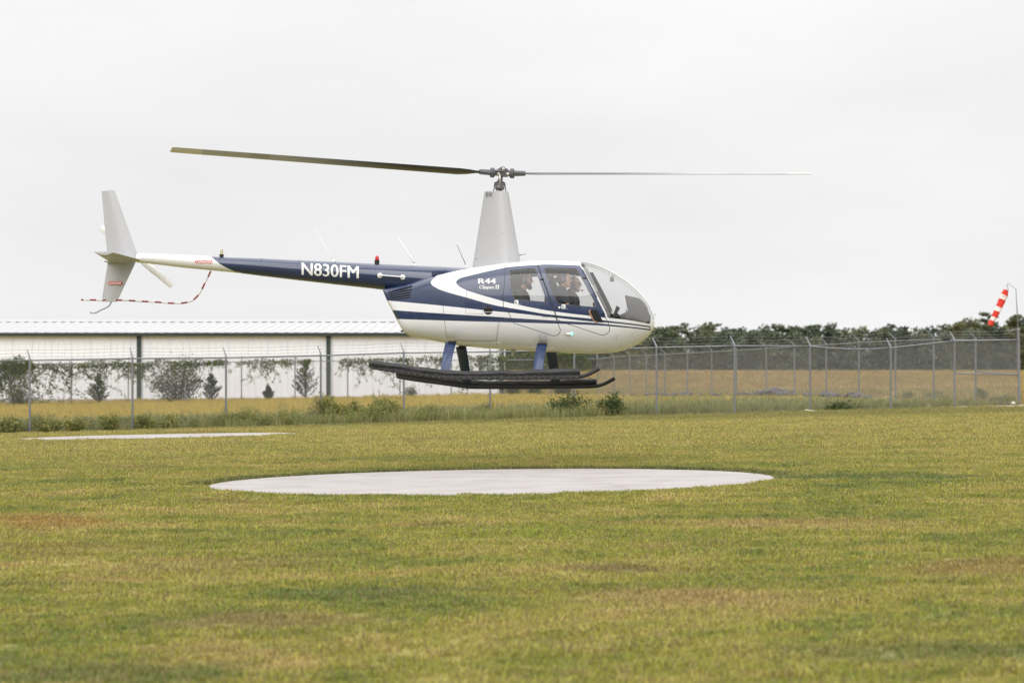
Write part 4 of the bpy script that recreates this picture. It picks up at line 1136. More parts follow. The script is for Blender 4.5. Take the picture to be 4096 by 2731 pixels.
# ---- the hull's two-colour livery, as curves of height over length
def curve(px, side_fn=S):
    pts = [side_fn(u, v) for u, v in px]; return [p.x for p in pts], [p.z for p in pts]
Z_LO, Z_HI = P(2000, 1450, 0).z, P(2000, 1000, 0).z
def hull_paint():
    t = NT("hull_livery"); co = t.coord("Object"); sx = t.sep(co); x, z = sx[0], sx[2]
    xa, xb = X0-.05, X1+.05
    xn = t.math('DIVIDE', t.math('SUBTRACT', x, xa), xb-xa); zn = t.math('DIVIDE', t.math('SUBTRACT', z, Z_LO), Z_HI-Z_LO)
    def fc(px):
        xs, zs = curve(px); nd = t.new("ShaderNodeFloatCurve"); cm = nd.mapping; c = cm.curves[0]
        pts = sorted(((X-xa)/(xb-xa), (Zv-Z_LO)/(Z_HI-Z_LO)) for X, Zv in zip(xs, zs))
        pts = [(0.0, pts[0][1])] + [p for p in pts if 0 < p[0] < 1] + [(1.0, pts[-1][1])]
        while len(c.points) < len(pts): c.points.new(.5, .5)
        for cp, p in zip(c.points, pts): cp.location = p; cp.handle_type = 'VECTOR'
        cm.use_clip = False; cm.update(); t.l.new(xn, nd.inputs["Value"]); return nd.outputs[0]
    def dens(px, n=40):   # smooth a traced line
        xs = [p[0] for p in px]; f = pchip(xs, [p[1] for p in px]); return [(u, f(u)) for u in np.linspace(xs[0], xs[-1], n)]
    K = 700.0*(Z_HI-Z_LO)
    above = lambda cv: t.math('MULTIPLY_ADD', t.math('SUBTRACT', zn, cv), K, .5, clamp=True)
    right_of = lambda u, v: t.math('MULTIPLY_ADD', t.math('SUBTRACT', x, S(u, v).x), 700., .5, clamp=True)
    L1 = fc(dens([(1556,1202.3),(1770,1222.7),(1931,1239.8),(1972,1244),(2100,1256.4),(2172,1265.3),(2226,1271),(2369,1286),(2433,1290.5),(2560,1303.6),(2601,1310)]))
    U = fc([(1722.5,1130),(1724.5,1135)] + dens([(1729.6,1141.6),(1745,1151.8),(1770,1162),(1870,1191),(1985,1222),(2050,1233.4),(2100,1241.5),(2177,1255),(2229,1261),(2364,1274.5),(2433,1283),(2560,1298.5),(2601,1305)], 36))
    ST = fc([(1722.5,1130),(1726,1121),(1737,1113.5),(1770,1103),(1778,1060),(1790,1010),(2600,1005)])
    L2 = fc(dens([(1574,1240.6),(1770,1254),(1997,1268),(2050,1272),(2229,1282.6),(2382,1291.5),(2440,1298),(2560,1311),(2598,1316.3)]))
    L3 = fc(dens([(1592,1276),(1778,1282),(1997,1288),(2050,1289.5),(2229,1294.6),(2382,1301),(2440,1304.8),(2560,1316.2),(2601,1322)]))
    BT = fc([(1824.5,1130),(1826,1124)] + [(1829,1120),(1835,1115.5),(1842,1112),(1855,1108),(1870,1104.6),(1902,1096.5),(1934,1089),(2020,1070.5),(2085,1063.5),(2151,1059.5),(2179,1058),(2250,1059.5),(2320,1062.5),(2328,1074),(2358,1133),(2389,1194),(2420,1255),(2424,1272),(2440,1300),(2600,1330)])
    BL = fc([(1824.5,1130),(1826,1134.5)] + [(1829,1139),(1835,1144.5),(1844,1150.5),(1867,1162),(1900,1172.5),(1934,1182.4),(2010,1204),(2050,1214),(2100,1225),(2177,1239.8),(2229,1247.4),(2295,1256),(2359,1263),(2407,1269),(2424,1272),(2440,1273),(2600,1273)])
    inv = lambda a: t.math('SUBTRACT', 1.0, a)
    mul = lambda *a: a[0] if len(a) == 1 else t.math('MULTIPLY', a[0], mul(*a[1:]))
    nose = inv(right_of(2601.5, 1312))
    sw = mul(above(U), inv(above(ST)), right_of(1722.5, 1130))
    up_lim = t.math('MAXIMUM', inv(above(U)), t.math('MAXIMUM', inv(right_of(1722.5, 1130)), mul(above(ST), inv(right_of(1776, 1100)))))
    A = mul(above(L1), up_lim, inv(sw), nose)
    B = mul(inv(above(L2)), above(L3), nose)
    Cc = mul(inv(above(BT)), above(BL), right_of(1824.5, 1130))
    tie = mul(right_of(2598, 1312), nose, inv(above(U)), above(L3))
    blue = t.math('MAXIMUM', t.math('MAXIMUM', A, B), t.math('MAXIMUM', Cc, tie))
    n = t.noise(co, 3.0, 4, .6); n2 = t.noise(t.scale(co, (1, 1, .4)), 9, 4, .6)
    white = t.mix(t.math('MULTIPLY', t.smooth(n2, .5, .8), .10), t.mix(n, (.71, .712, .72), (.765, .767, .775)), (.5, .47, .42))
    navy = t.mix(n, (.013, .026, .075), (.017, .032, .09))
    c = t.mix(blue, white, navy)
    oil = t.bump(t.noise(co, 2.2, 2, .4), .06, .05)
    return t.done(t.pbsdf(c, t.math('MULTIPLY_ADD', n2, .12, .2), coat=.7, spec=.5, normal=oil))
M_hull = hull_paint()
M_glass = glass_mat("clear_acrylic", (.90, .905, .90), 1.25)
M_glass2 = glass_mat("tinted_door_glass", (.80, .80, .79), 1.15)
M_rim = plain("window_rim", (.11, .095, .08), .6)
fus = extract("fuselage", [("fuselage", "R"), ("fuselage", "L"), ("seal", "R"), ("seal", "L"), ("seam", "R"), ("seam", "L")], [M_hull, M_seal], heli, [0, 0, 1, 1, 1, 1])
for side in "RL":
    for dn, wn_, rm in (("rear_door", "rear_window", "rim_r"), ("front_door", "front_window", "rim_f")):
        d = extract("door", [(dn, side), (rm, side)], [M_hull, M_rim], heli, [0, 1], push=.003)
        w = extract("window", [(wn_, side)], [M_glass2], d, push=.001)
        extract("door_lining", [(dn, side), (rm, side)], [M_liner], d, push=-.022, flip=True)
    extract("windshield", [("windshield", side)], [M_glass], heli, push=.002)
# cabin lining behind the outer skin
cabx0, cabx1 = PX(2012), PX(2440)
lin = {}
for side in "RL":
    lin[side] = [f for f in groups_[("fuselage", side)]+groups_.get(("seal", side), []) if cabx0 < f.calc_center_median().x < PX(2560) and f.calc_center_median().z > P(2200, 1395, 0).z]
groups_[("lin", "R")], groups_[("lin", "L")] = lin["R"], lin["L"]
extract("cabin_lining", [("lin", "R"), ("lin", "L")], [M_liner], heli, push=-.02, flip=True)

# ---- centre bow of the windshield, pillars, nose lamp
bm = bmesh.new(); pts = []
for u in np.linspace(2328, 2616, 34):
    x = X0+(X1-X0)*(u-1541)/(2619-1541); pts.append(Vector((x, 0, Ztop(x)+.004)))
for i, p in enumerate(pts[:-1]):
    q = pts[i+1]; d = (q-p).normalized(); n = Vector((-d.z, 0, d.x)); vs = []
    for e in (p, q):
        for yy, hh in ((-.022, -.004), (-.018, .006), (.018, .006), (.022, -.004)): vs.append(bm.verts.new(e + Vector((0, yy, 0)) + n*hh))
    for k in range(4): bm.faces.new((vs[k], vs[(k+1) % 4], vs[4+(k+1) % 4], vs[4+k]))
recalc(bm); obj("windshield_bow", bm, M_white, heli, smooth=False)
for s in (-1, 1):
    bm = bmesh.new(); prev = None
    for u, v in [(2331,1068),(2338,1082),(2352,1108),(2367,1136),(2382,1164),(2397,1192),(2412,1221),(2427,1251),(2433,1268)]:
        ring = []
        for uu, off in ((u-3, -.012), (u+17*(.45+.55*(1268-v)/200) , -.012), (u+17*(.45+.55*(1268-v)/200), -.03), (u-3, -.03)):
            p = S(uu, v, off); ring.append(bm.verts.new((p.x, p.y*(1 if s < 0 else -1), p.z)))
        if prev:
            for k in range(4): bm.faces.new((prev[k], prev[(k+1) % 4], ring[(k+1) % 4], ring[k]))
        prev = ring
    recalc(bm); obj("door_pillar", bm, plain("pillar_grey", (.2, .2, .2), .7) if s < 0 else bpy.data.materials["pillar_grey"], heli)
bm = bmesh.new(); q = P(2609, 1309, 0)
add_lathe(bm, [(.052, -.03), (.056, .0), (.05, .012)], q, 'X', 18); obj("landing_light", bm, M_brightsteel, heli, smooth=True, autosmooth=40)
bm = bmesh.new(); q = P(2613.5, 1288, 0); add_ell(bm, q, (.018, .02, .035)); obj("nose_lamp", bm, M_red, heli, smooth=True)
bm = bmesh.new(); q = P(2617, 1262, 0); add_tube(bm, [q+Vector((-.03, 0, .0)), q+Vector((.012, 0, .005)), q+Vector((.012, 0, .03))], .006, 6); obj("yaw_string_post", bm, M_steel, heli)

# ---- tail boom
_bt = [(540,1012.5),(556,1013),(735,1020),(847,1026),(900,1029),(1000,1032),(1198,1041),(1440,1052),(1665,1063),(1882,1074),(1960,1079)]
_bb = [(540,1050),(556,1051),(738,1071),(966,1093.5),(1049,1104),(1300,1133),(1517,1157),(1542,1160),(1700,1178),(1960,1200)]
bt = pchip([P(u, v).x for u, v in _bt], [P(u, v).z for u, v in _bt]); bb = pchip([P(u, v).x for u, v in _bb], [P(u, v).z for u, v in _bb])
def B(u, v, off=0.0):
    y = -.1
    for _ in range(14):
        p = P(u, v, y); zc, r = (bt(p.x)+bb(p.x))/2, (bt(p.x)-bb(p.x))/2+off; y = .5*y - .5*math.sqrt(max(0, r*r-(p.z-zc)**2))
    return P(u, v, y)
def boom_paint():
    t = NT("boom_livery"); co = t.coord("Object"); sx = t.sep(co)
    px = [(846,1026),(855,1036),(869,1048),(890,1062),(915,1075),(940,1086),(968,1093)]
    pts = sorted((B(u, v).z, B(u, v).x) for u, v in px); za, zb = pts[0][0]-.02, pts[-1][0]+.02; xa, xb = min(p[1] for p in pts)-.02, max(p[1] for p in pts)+.02
    nd = t.new("ShaderNodeFloatCurve"); c = nd.mapping.curves[0]; pl = [((z-za)/(zb-za), (x-xa)/(xb-xa)) for z, x in pts]; pl = [(0, pl[0][1])]+pl+[(1, pl[-1][1])]
    while len(c.points) < len(pl): c.points.new(.5, .5)
    for cp, p in zip(c.points, pl): cp.location = p; cp.handle_type = 'AUTO_CLAMPED'
    nd.mapping.update(); t.l.new(t.math('DIVIDE', t.math('SUBTRACT', sx[2], za), zb-za), nd.inputs["Value"])
    xe = t.math('MULTIPLY_ADD', nd.outputs[0], xb-xa, xa)
    f = t.math('MULTIPLY_ADD', t.math('SUBTRACT', sx[0], xe), 500., .5, clamp=True)
    n = t.noise(co, 3.0, 4, .6)
    c = t.mix(f, t.mix(n, (.68, .675, .665), (.74, .735, .725)), t.mix(n, (.013, .026, .075), (.017, .032, .09)))
    return t.done(t.pbsdf(c, .24, coat=.7))
M_boom = boom_paint()
bm = bmesh.new(); xs = [P(u, 1100).x for u in list(np.linspace(548, 1900, 60))]; pts, rs = [], []
for x in xs: pts.append(Vector((x, 0, (bt(x)+bb(x))/2))); rs.append((bt(x)-bb(x))/2)
add_tube(bm, pts, rs, 40); boom = obj("tail_boom", bm, M_boom, heli, smooth=True, autosmooth=50)
bm = bmesh.new()
for u in (735, 885, 1049, 1198, 1345, 1510):        # riveted frame joints
    p = P(u, 1060); x = p.x; zc, r = (bt(x)+bb(x))/2, (bt(x)-bb(x))/2+.0015
    for k in range(44):
        a = 2*math.pi*k/44; c = Vector((x, r*math.sin(a), zc+r*math.cos(a))); add_ell(bm, c, .0035, u=5, v=4)
o = obj("rivets", bm, M_boom, boom); o["kind"] = "stuff"
# cowling that blends the boom into the cabin roof, with an intake scoop on the flank
bm = bmesh.new(); rings = []
for u in np.linspace(1690, 1990, 20):
    x = P(u, 1080).x; f = (u-1690)/300; zt = bt(x)+.004; ring = []
    wv = .05+.27*sstep(f, -.2, .8)
    for k in range(17):
        a = -1.57 + 3.1416*k/16; ring.append(bm.verts.new((x, wv*math.sin(a)*1.0, zt - .16*(1-abs(math.cos(a))**.9) - .0*f)))
    rings.append(ring)
for i in range(len(rings)-1):
    for k in range(16): bm.faces.new((rings[i][k], rings[i+1][k], rings[i+1][k+1], rings[i][k+1]))
recalc(bm); obj("rear_cowling", bm, M_blue, heli, smooth=True)
bm = bmesh.new(); q0 = B(1729, 1094); ss = []
for u, hh, out in ((1729, .085, .05), (1748, .075, .045), (1770, .05, .03), (1800, .02, .004)):
    p = B(u, 1094 - (u-1729)*.12); ss.append([bm.verts.new(p+Vector((0, .06, hh/2))), bm.verts.new(p+Vector((0, -out, hh/2*.8))), bm.verts.new(p+Vector((0, -out, -hh/2*.8))), bm.verts.new(p+Vector((0, .06, -hh/2)))])
for i in range(3):
    for k in range(3): bm.faces.new((ss[i][k], ss[i+1][k], ss[i+1][k+1], ss[i][k+1]))
recalc(bm); scoop = obj("air_scoop", bm, M_blue, heli)
bm = bmesh.new(); p = B(1731, 1094); add_prism(bm, [(p.x, p.z-.03), (p.x+.012, p.z-.03), (p.x+.012, p.z+.034), (p.x, p.z+.034)], p.y-.038, p.y+.03); obj("scoop_opening", bm, M_dark, scoop)

# ---- mast fairing
bm = bmesh.new(); rings = []
for k in np.linspace(0, 1, 14):
    le = P(2083.5, 1056).lerp(P(2034, 768), k); te = P(1886.5, 1088).lerp(P(1937.7, 766), k); ch = le.x-te.x; th = .36*(1-k)+.19*k; ring = []
    for j in range(40):
        a = 2*math.pi*j/40; s = (1+math.cos(a))/2           # 1 at the leading edge
        prof_ = 1.52*(0.2969*math.sqrt(1-s) - .126*(1-s) - .3516*(1-s)**2 + .2843*(1-s)**3 - .1015*(1-s)**4)/.15*.5
        ring.append(bm.verts.new((te.x+ch*s, th*prof_*(1 if math.sin(a) > 0 else -1), te.z*(1-s)+le.z*s)))
    rings.append(ring)
for i in range(13):
    for j in range(40): bm.faces.new((rings[i][j], rings[i][(j+1) % 40], rings[i+1][(j+1) % 40], rings[i+1][j]))
bm.faces.new(rings[-1]); recalc(bm)
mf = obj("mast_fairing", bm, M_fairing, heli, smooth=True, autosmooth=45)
def fair_y(u, v):
    k = (1060-v)/(1060-767); le, te = 2082+(2034-2082)*k, 1888+(1937.7-1888)*k; s = min(.999, max(.001, (u-te)/(le-te))); th = .36*(1-k)+.19*k
    return -th*1.52*(0.2969*math.sqrt(1-s) - .126*(1-s) - .3516*(1-s)**2 + .2843*(1-s)**3 - .1015*(1-s)**4)/.15*.5
for i in range(5):
    u = 1945.5+i*5.6; p0, p1 = P(u+.6, 770, fair_y(u+.6, 770)-.005), P(u-.6, 788, fair_y(u-.6, 788)-.005); bm = bmesh.new()
    w = .0045
    vs = [bm.verts.new(p+Vector((dx, dy, 0))) for p in (p0, p1) for dx, dy in ((-w, -.001), (w, -.001), (w, .012), (-w, .012))]
    for f in ((0,1,5,4),(1,2,6,5),(2,3,7,6),(3,0,4,7),(0,3,2,1),(4,5,6,7)): bm.faces.new([vs[k] for k in f])
    recalc(bm); obj("vent_slot", bm, M_dark, mf)
bm = bmesh.new()
for u, v in [(1920,932),(1952,932),(1961,932),(2004.6,932),(2013.5,932),(2055,933),(1905,1034),(1913,1034),(1940,1034),(1950,1034),(1977,1034),(2005,1034),(2039,1034),(2065,1036)] + [(1941-i*4.9, 775+i*32.5) for i in range(9)]:
    add_ell(bm, P(u, v, fair_y(u, v)-.001), .006, u=6, v=5)
o = obj("rivets", bm, M_steel, mf); o["kind"] = "stuff"
bm = bmesh.new(); add_tube(bm, [P(2075, 1021), P(2090, 1018.5), P(2102, 1016)], [.009, .007, .006], 8); obj("pitot_tube", bm, M_steel, heli, smooth=True)

# ---- main rotor
rotor = empty("main_rotor", P(2003, 700), heli); rinv = lambda p: Vector(p) - rotor.location
def ro(name, bm, m, par=None, **k): return obj(name, bm, m, par or rotor, **k)
bm = bmesh.new(); add_tube(bm, [rinv(P(2001, 775)), rinv(P(2003, 700))], .032, 14); add_tube(bm, [rinv(P(1999, 731)), rinv(P(2001, 716))], [.045, .03], 14)
ro("mast", bm, M_hubgrey, smooth=True, autosmooth=40)
bm = bmesh.new(); c = rinv(P(1999, 741)); add_lathe(bm, [(.06, -.07), (.072, -.055), (.072, -.02), (.09, -.015), (.09, .02), (.075, .03), (.085, .035), (.05, .06), (.035, .07)], c, 'Z', 22)
for a in (.3, 2.2, 3.6, 5.2): add_tube(bm, [c+Vector((math.cos(a)*.085, math.sin(a)*.085, -.02)), c+Vector((math.cos(a)*.10, math.sin(a)*.09, -.13))], .008, 6)
ro("swashplate", bm, M_hubgrey, smooth=True, autosmooth=35)
bm = bmesh.new(); add_lathe(bm, [(.071, -.02), (.074, -.016), (.074, .008), (.071, .012)], rinv(P(1999, 744)), 'Z', 22); ro("swashplate_ring", bm, M_brightsteel, smooth=True, autosmooth=35)
for s, (u0, u1) in ((-1, (2003, 2002)), (1, (1996, 2000))):
    bm = bmesh.new(); add_tube(bm, [rinv(P(u0, 738))+Vector((0, s*.075, 0)), rinv(P(u1, 698))+Vector((0, s*.075, 0))], .0125, 8); ro("pitch_link", bm, M_brightsteel, smooth=True)
PHI = R(17.0)      # the rotor's azimuth at this instant
bdir = Vector((-math.cos(PHI), -math.sin(PHI), 0))      # the nearer blade, in a level world frame
rl = H_INV.to_3x3()
hub_c = P(2009, 694)
# hub plates lie along the blades
xw = (rl @ Vector((-bdir.x, -bdir.y, .0))).normalized(); zw = (rl @ Vector((0, 0, 1))).normalized(); yw = zw.cross(xw).normalized()
HM = Matrix((xw, yw, zw)).transposed()
hubp = [(-.10, .045), (-.055, .075), (-.028, .078), (-.022, .098), (.022, .098), (.032, .076), (.07, .068), (.095, .03), (.098, -.03), (.075, -.055), (.0, -.048), (-.08, -.035), (-.105, -.005)]
for y0, y1 in ((-.052, -.03), (.03, .052)):
    bm = bmesh.new(); add_prism(bm, [(a, b) for a, b in hubp], y0, y1); recalc(bm); bevel_all(bm, .004, 1)
    for v in bm.verts: v.co = HM @ v.co + rinv(hub_c)
    ro("hub_plate", bm, M_hubgrey)
for (bx, bz) in ((.0, .062), (.072, -.012), (-.072, -.012)):
    bm = bmesh.new(); add_lathe(bm, [(.012, -.066), (.022, -.062), (.024, -.05), (.024, .05), (.022, .062), (.012, .066)], (bx, 0, bz), 'Y', 16)
    for v in bm.verts: v.co = HM @ v.co + rinv(hub_c)
    ro("hinge_bolt", bm, M_brightsteel, smooth=True, autosmooth=40)
def blade_paint():
    t = NT("rotor_blade_paint"); co = t.coord("Object"); sx = t.sep(co)
    tip = t.smooth(sx[0], 4.55, 4.6); band = t.math('MULTIPLY', t.smooth(sx[0], 3.55, 3.58), t.math('SUBTRACT', 1.0, t.smooth(sx[0], 3.85, 3.88)))
    n = t.noise(t.scale(co, (.3, 4, 1)), 3, 4, .6)
    blur_fade = t.smooth(t.math('ADD', sx[0], t.math('MULTIPLY', n, .8)), 1.8, 4.2)       # black root; outer half painted paler, standing in for spin blur against sky
    c = t.mix(blur_fade, (.028, .028, .032), (.44, .45, .50)); c = t.mix(tip, c, (.66, .63, .62)); c = t.mix(band, c, (.36, .36, .39))
    return t.done(t.pbsdf(c, .42, coat=.2))
M_bladep = blade_paint()
def blade_mesh():
    bm = bmesh.new(); rings = []; ch = .254
    for r, cw, th, tw in ((.32, .09, .03, 0), (.40, .10, .03, 0), (.52, .20, .032, 0), (.66, ch, .03, 0), (1.5, ch, .029, -.015), (2.6, ch, .028, -.035), (3.8, ch, .027, -.06), (4.97, ch, .026, -.08), (5.03, ch*.82, .012, -.08)):
        ring = []
        for j in range(18):
            a = 2*math.pi*j/18; s = (1+math.cos(a))/2; y = (s-.68)*cw; z = th/2*math.sin(a)*(abs(math.sin(a))**.1)*(.25+.75*min(1, (1-s)*4)**.5)*(.35+.65*min(1, s*2.2))
            ring.append(bm.verts.new((r, y*math.cos(tw)-z*math.sin(tw), y*math.sin(tw)+z*math.cos(tw))))
        rings.append(ring)
    for i in range(len(rings)-1):
        for j in range(18): bm.faces.new((rings[i][j], rings[i][(j+1) % 18], rings[i+1][(j+1) % 18], rings[i+1][j]))
    bm.faces.new(rings[0][::-1]); bm.faces.new(rings[-1]); recalc(bm)
    me = bpy.data.meshes.new("rotor_blade"); bm.to_mesh(me); bm.free(); me.materials.append(M_bladep)
    me.polygons.foreach_set("use_smooth", [True]*len(me.polygons)); me.set_sharp_from_angle(angle=R(40)); return me
bmsh = blade_mesh()
# each blade points at its tip (coning upward); its leading edge leads in an anticlockwise sweep seen from above
hub_w = H_MAT @ hub_c
def blade(tip_z, sgn, pitch, gx):
    dw = Vector((bdir.x*sgn, bdir.y*sgn, 0))*5.03; dw.z = tip_z - hub_w.z; X = (rl @ dw).normalized(); Zu = (rl @ Vector((0, 0, 1)))
    Y = Zu.cross(X).normalized(); Z = X.cross(Y).normalized(); M3 = Matrix((X, Y, Z)).transposed() @ Matrix.Rotation(pitch, 3, 'X')
    o = link(bpy.data.objects.new("rotor_blade", bmsh), rotor); ML = Matrix.Translation(rinv(hub_c)) @ M3.to_4x4(); o.matrix_local = ML
    bm = bmesh.new()
    add_lathe(bm, [(.03, .08), (.045, .11), (.062, .125), (.075, .135), (.075, .15), (.066, .155), (.075, .16), (.074, .178), (.05, .185), (.042, .20), (.04, .33), (.036, .36)], (0, 0, 0), 'X', 20)
    add_prism(bm, [(.10, -.03), (.35, -.018), (.35, .018), (.10, .03)], -.035, .05)
    g = ro("blade_grip", bm, M_hubgrey, smooth=True, autosmooth=35); g.matrix_local = ML
    bm = bmesh.new(); add_tube(bm, [(.16, .0, .02), (.10, .075, .005), (.0, .095, .0)], [.022, .016, .012], 8); h = ro("pitch_horn", bm, M_hubgrey, smooth=True); h.matrix_local = ML
blade(EYE + (HORIZON-585)*40.8/FPX, 1, R(18.0), 0)
blade(EYE + (HORIZON-697)*44.4/FPX, -1, R(9.0), 0)

# ---- tail
def fin(name, px, th, m, y0=0.0, le_x=None):
    """Swept fin from a side outline [LE root, LE tip, TE tip, TE root] with an aerofoil section."""
    a, b, c, d = [P(u, v, y0) for u, v in px]; bm = bmesh.new(); rings = []
    for k in np.linspace(0, 1, 8):
        le, te = a.lerp(b, k), d.lerp(c, k); ring = []
        for j in range(20):
            q = 2*math.pi*j/20; s = (1+math.cos(q))/2; t = th*(1-.45*k)*math.sin(q)*(.3+.7*min(1, 2.6*(1-s)))*min(1, .18+1.6*s)*.5
            p = te.lerp(le, s); ring.append(bm.verts.new((p.x, y0+t, p.z)))
        rings.append(ring)
    for i in range(7):
        for j in range(20): bm.faces.new((rings[i][j], rings[i][(j+1) % 20], rings[i+1][(j+1) % 20], rings[i+1][j]))
    bm.faces.new(rings[0]); bm.faces.new(rings[-1]); recalc(bm)
    return obj(name, bm, m, heli, smooth=True, autosmooth=40)
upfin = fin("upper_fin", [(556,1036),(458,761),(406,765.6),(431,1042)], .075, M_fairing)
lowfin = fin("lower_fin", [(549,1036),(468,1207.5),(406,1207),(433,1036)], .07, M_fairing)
# horizontal stabiliser on the right side
bm = bmesh.new(); rings = []
rle, rte, tle, tte = P(566, 1040, -.04), P(436, 1046, -.04), P(452, 1010, -.86), P(374, 1007, -.86)
for k in np.linspace(0, 1, 7):
    le, te = rle.lerp(tle, k), rte.lerp(tte, k); ring = []
    for j in range(16):
        q = 2*math.pi*j/16; s = (1+math.cos(q))/2; z = math.sin(q)*.028*(.3+.7*min(1, 2.6*(1-s)))*min(1, .15+1.5*s); p = te.lerp(le, s)
        ring.append(bm.verts.new((p.x, p.y, p.z - .018*math.sin(math.pi*s) + z)))
    rings.append(ring)
for i in range(6):
    for j in range(16): bm.faces.new((rings[i][j], rings[i][(j+1) % 16], rings[i+1][(j+1) % 16], rings[i+1][j]))
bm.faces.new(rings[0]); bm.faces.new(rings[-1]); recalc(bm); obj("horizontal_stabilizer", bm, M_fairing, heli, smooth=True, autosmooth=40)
bm = bmesh.new(); add_ell(bm, P(452, 1046, -.0)+Vector((0, -.03, 0)), (.10, .06, .035)); add_ell(bm, P(430, 1045.5)+Vector((0, -.03, 0)), (.05, .035, .02)); obj("tail_gearbox", bm, M_fairing, heli, smooth=True)
trot = empty("tail_rotor", P(352, 1024, .36), heli)
trot.location = P(545, 1026, .34)
bm = bmesh.new(); add_lathe(bm, [(.05, -.06), (.06, -.02), (.06, .03), (.03, .05)], (0, 0, 0), 'Y', 16); add_tube(bm, [(0, -.30, -.0), (0, 0, 0)], .028, 10); obj("hub", bm, M_hubgrey, trot, smooth=True, autosmooth=40)
for s in (0, 1):
    bm = bmesh.new(); rings = []
    for r, cw in ((.08, .05), (.16, .09), (.3, .10), (.72, .10), (.735, .085)):
        rings.append([bm.verts.new((math.cos(q)*cw/2, math.sin(q)*.008, r)) for q in [2*math.pi*j/12 for j in range(12)]])
    for i in range(4):
        for j in range(12): bm.faces.new((rings[i][j], rings[i][(j+1) % 12], rings[i+1][(j+1) % 12], rings[i+1][j]))
    bm.faces.new(rings[0]); bm.faces.new(rings[-1]); recalc(bm)
    o = obj("tail_blade", bm, M_white, trot, smooth=True, autosmooth=40); o.rotation_euler = (0, R(128 + 180*s), 0)
# striped guard tube and tail skid
def chain_pts(px, n=60, y=0.0):
    q = [P(u, v, y) for u, v in px]; cl = [0]
    for a, b in zip(q[:-1], q[1:]): cl.append(cl[-1]+(b-a).length)
    fx, fz = pchip(cl, [p.x for p in q]), pchip(cl, [p.z for p in q]); fy = pchip(cl, [p.y for p in q])
    return [Vector((fx(s), fy(s), fz(s))) for s in np.linspace(0, cl[-1], n)]
gp = [(843,1084),(836,1100),(820,1131),(808,1156),(788,1186),(770,1201),(748,1209),(722,1212.5),(690,1212.5),(640,1209),(560,1204.5),(480,1200.5),(400,1200),(325,1199)]
gpts = chain_pts(gp, 92); guard = None
bm = bmesh.new(); add_tube(bm, gpts, .0125, 8); guard = obj("tail_rotor_guard", bm, plain("guard_white", (.62, .62, .6), .4), heli, smooth=True)
M_gred = plain("guard_red", (.25, .02, .018), .5)
cl = [0.0]
for a, b in zip(gpts[:-1], gpts[1:]): cl.append(cl[-1]+(b-a).length)
pos_at = lambda s: Vector([float(np.interp(s, cl, [p[i] for p in gpts])) for i in range(3)])
s = .0
while s < cl[-1]-.01:
    bm = bmesh.new(); add_tube(bm, [pos_at(min(cl[-1], s+.10*k/4)) for k in range(5)], .0136, 8); obj("red_stripe", bm, M_gred, guard, smooth=True); s += .205
bm = bmesh.new(); add_tube(bm, chain_pts([(447,1190),(445,1208),(440,1218),(432,1226),(405,1239),(386,1249),(376,1252),(366,1251),(360,1248)], 24), .011, 8); obj("tail_skid", bm, M_steel, heli, smooth=True)

# ---- lamps and aerials on the boom
def on_top(u): x = P(u, 1040).x; return Vector((x, 0, bt(x)))
q = on_top(1508); bm = bmesh.new(); add_lathe(bm, [(.036, -.02), (.036, .03), (.044, .035), (.044, .045)], q, 'Z', 16); bc = obj("beacon", bm, M_black, heli, smooth=True, autosmooth=40)
bm = bmesh.new(); add_lathe(bm, [(.029, .045), (.031, .07), (.028, .10), (.018, .118), (.004, .124)], q, 'Z', 16)
t_ = NT("red_lens"); mr = t_.done(t_.pbsdf((.6, .015, .01), .08, **{"Transmission Weight": .15})); obj("lens", bm, mr, bc, smooth=True)
q = on_top(886); bm = bmesh.new(); add_lathe(bm, [(.03, -.02), (.03, .02), (.04, .028), (.04, .036), (.022, .04)], q, 'Z', 16); bc = obj("strobe", bm, M_black, heli, smooth=True, autosmooth=40)
bm = bmesh.new(); add_lathe(bm, [(.024, .038), (.026, .06), (.024, .10), (.015, .118), (.003, .123)], q, 'Z', 16)
t_ = NT("clear_lens"); mr = t_.done(t_.pbsdf((.75, .72, .5), .06, **{"Transmission Weight": .55})); obj("lens", bm, mr, bc, smooth=True)
for (ub, vb, ut, vt, r0, r1, m) in ((1334,1044,1263,920,.005,.003,M_white), (1661,1057,1590,947,.012,.005,M_white), (1867,1068,1828,980,.006,.004,M_hubgrey)):
    b0, tp = P(ub, vb), P(ut, vt); bm = bmesh.new(); add_tube(bm, [b0, b0.lerp(tp, .15), tp], [r0*1.5, r0, r1], 8); an = obj("aerial", bm, m, heli, smooth=True)
    bm = bmesh.new(); q = on_top(ub) if ub < 1800 else b0; add_lathe(bm, [(.035 if ub != 1867 else .02, -.02), (.034 if ub != 1867 else .02, .012), (.012, .03 if ub != 1867 else .045)], q, 'Z', 14); obj("aerial_base", bm, M_white, an, smooth=True, autosmooth=40)
# grab handle on the boom flank
d0, d1 = B(1520, 1101.5), B(1611, 1108.4); bm = bmesh.new(); add_tube(bm, [d0+Vector((0, -.035, 0)), d1+Vector((0, -.035, 0))], .0095, 8)
for p in (d0, d1): add_tube(bm, [p, p+Vector((0, -.04, 0))], .012, 8)
gh = obj("grab_handle", bm, M_white, heli, smooth=True, autosmooth=40)
for p in (d0, d1):
    bm = bmesh.new(); add_lathe(bm, [(.039, .004), (.039, -.008), (.03, -.012)], p, 'Y', 20); obj("handle_disc", bm, M_white, gh, smooth=True, autosmooth=40)

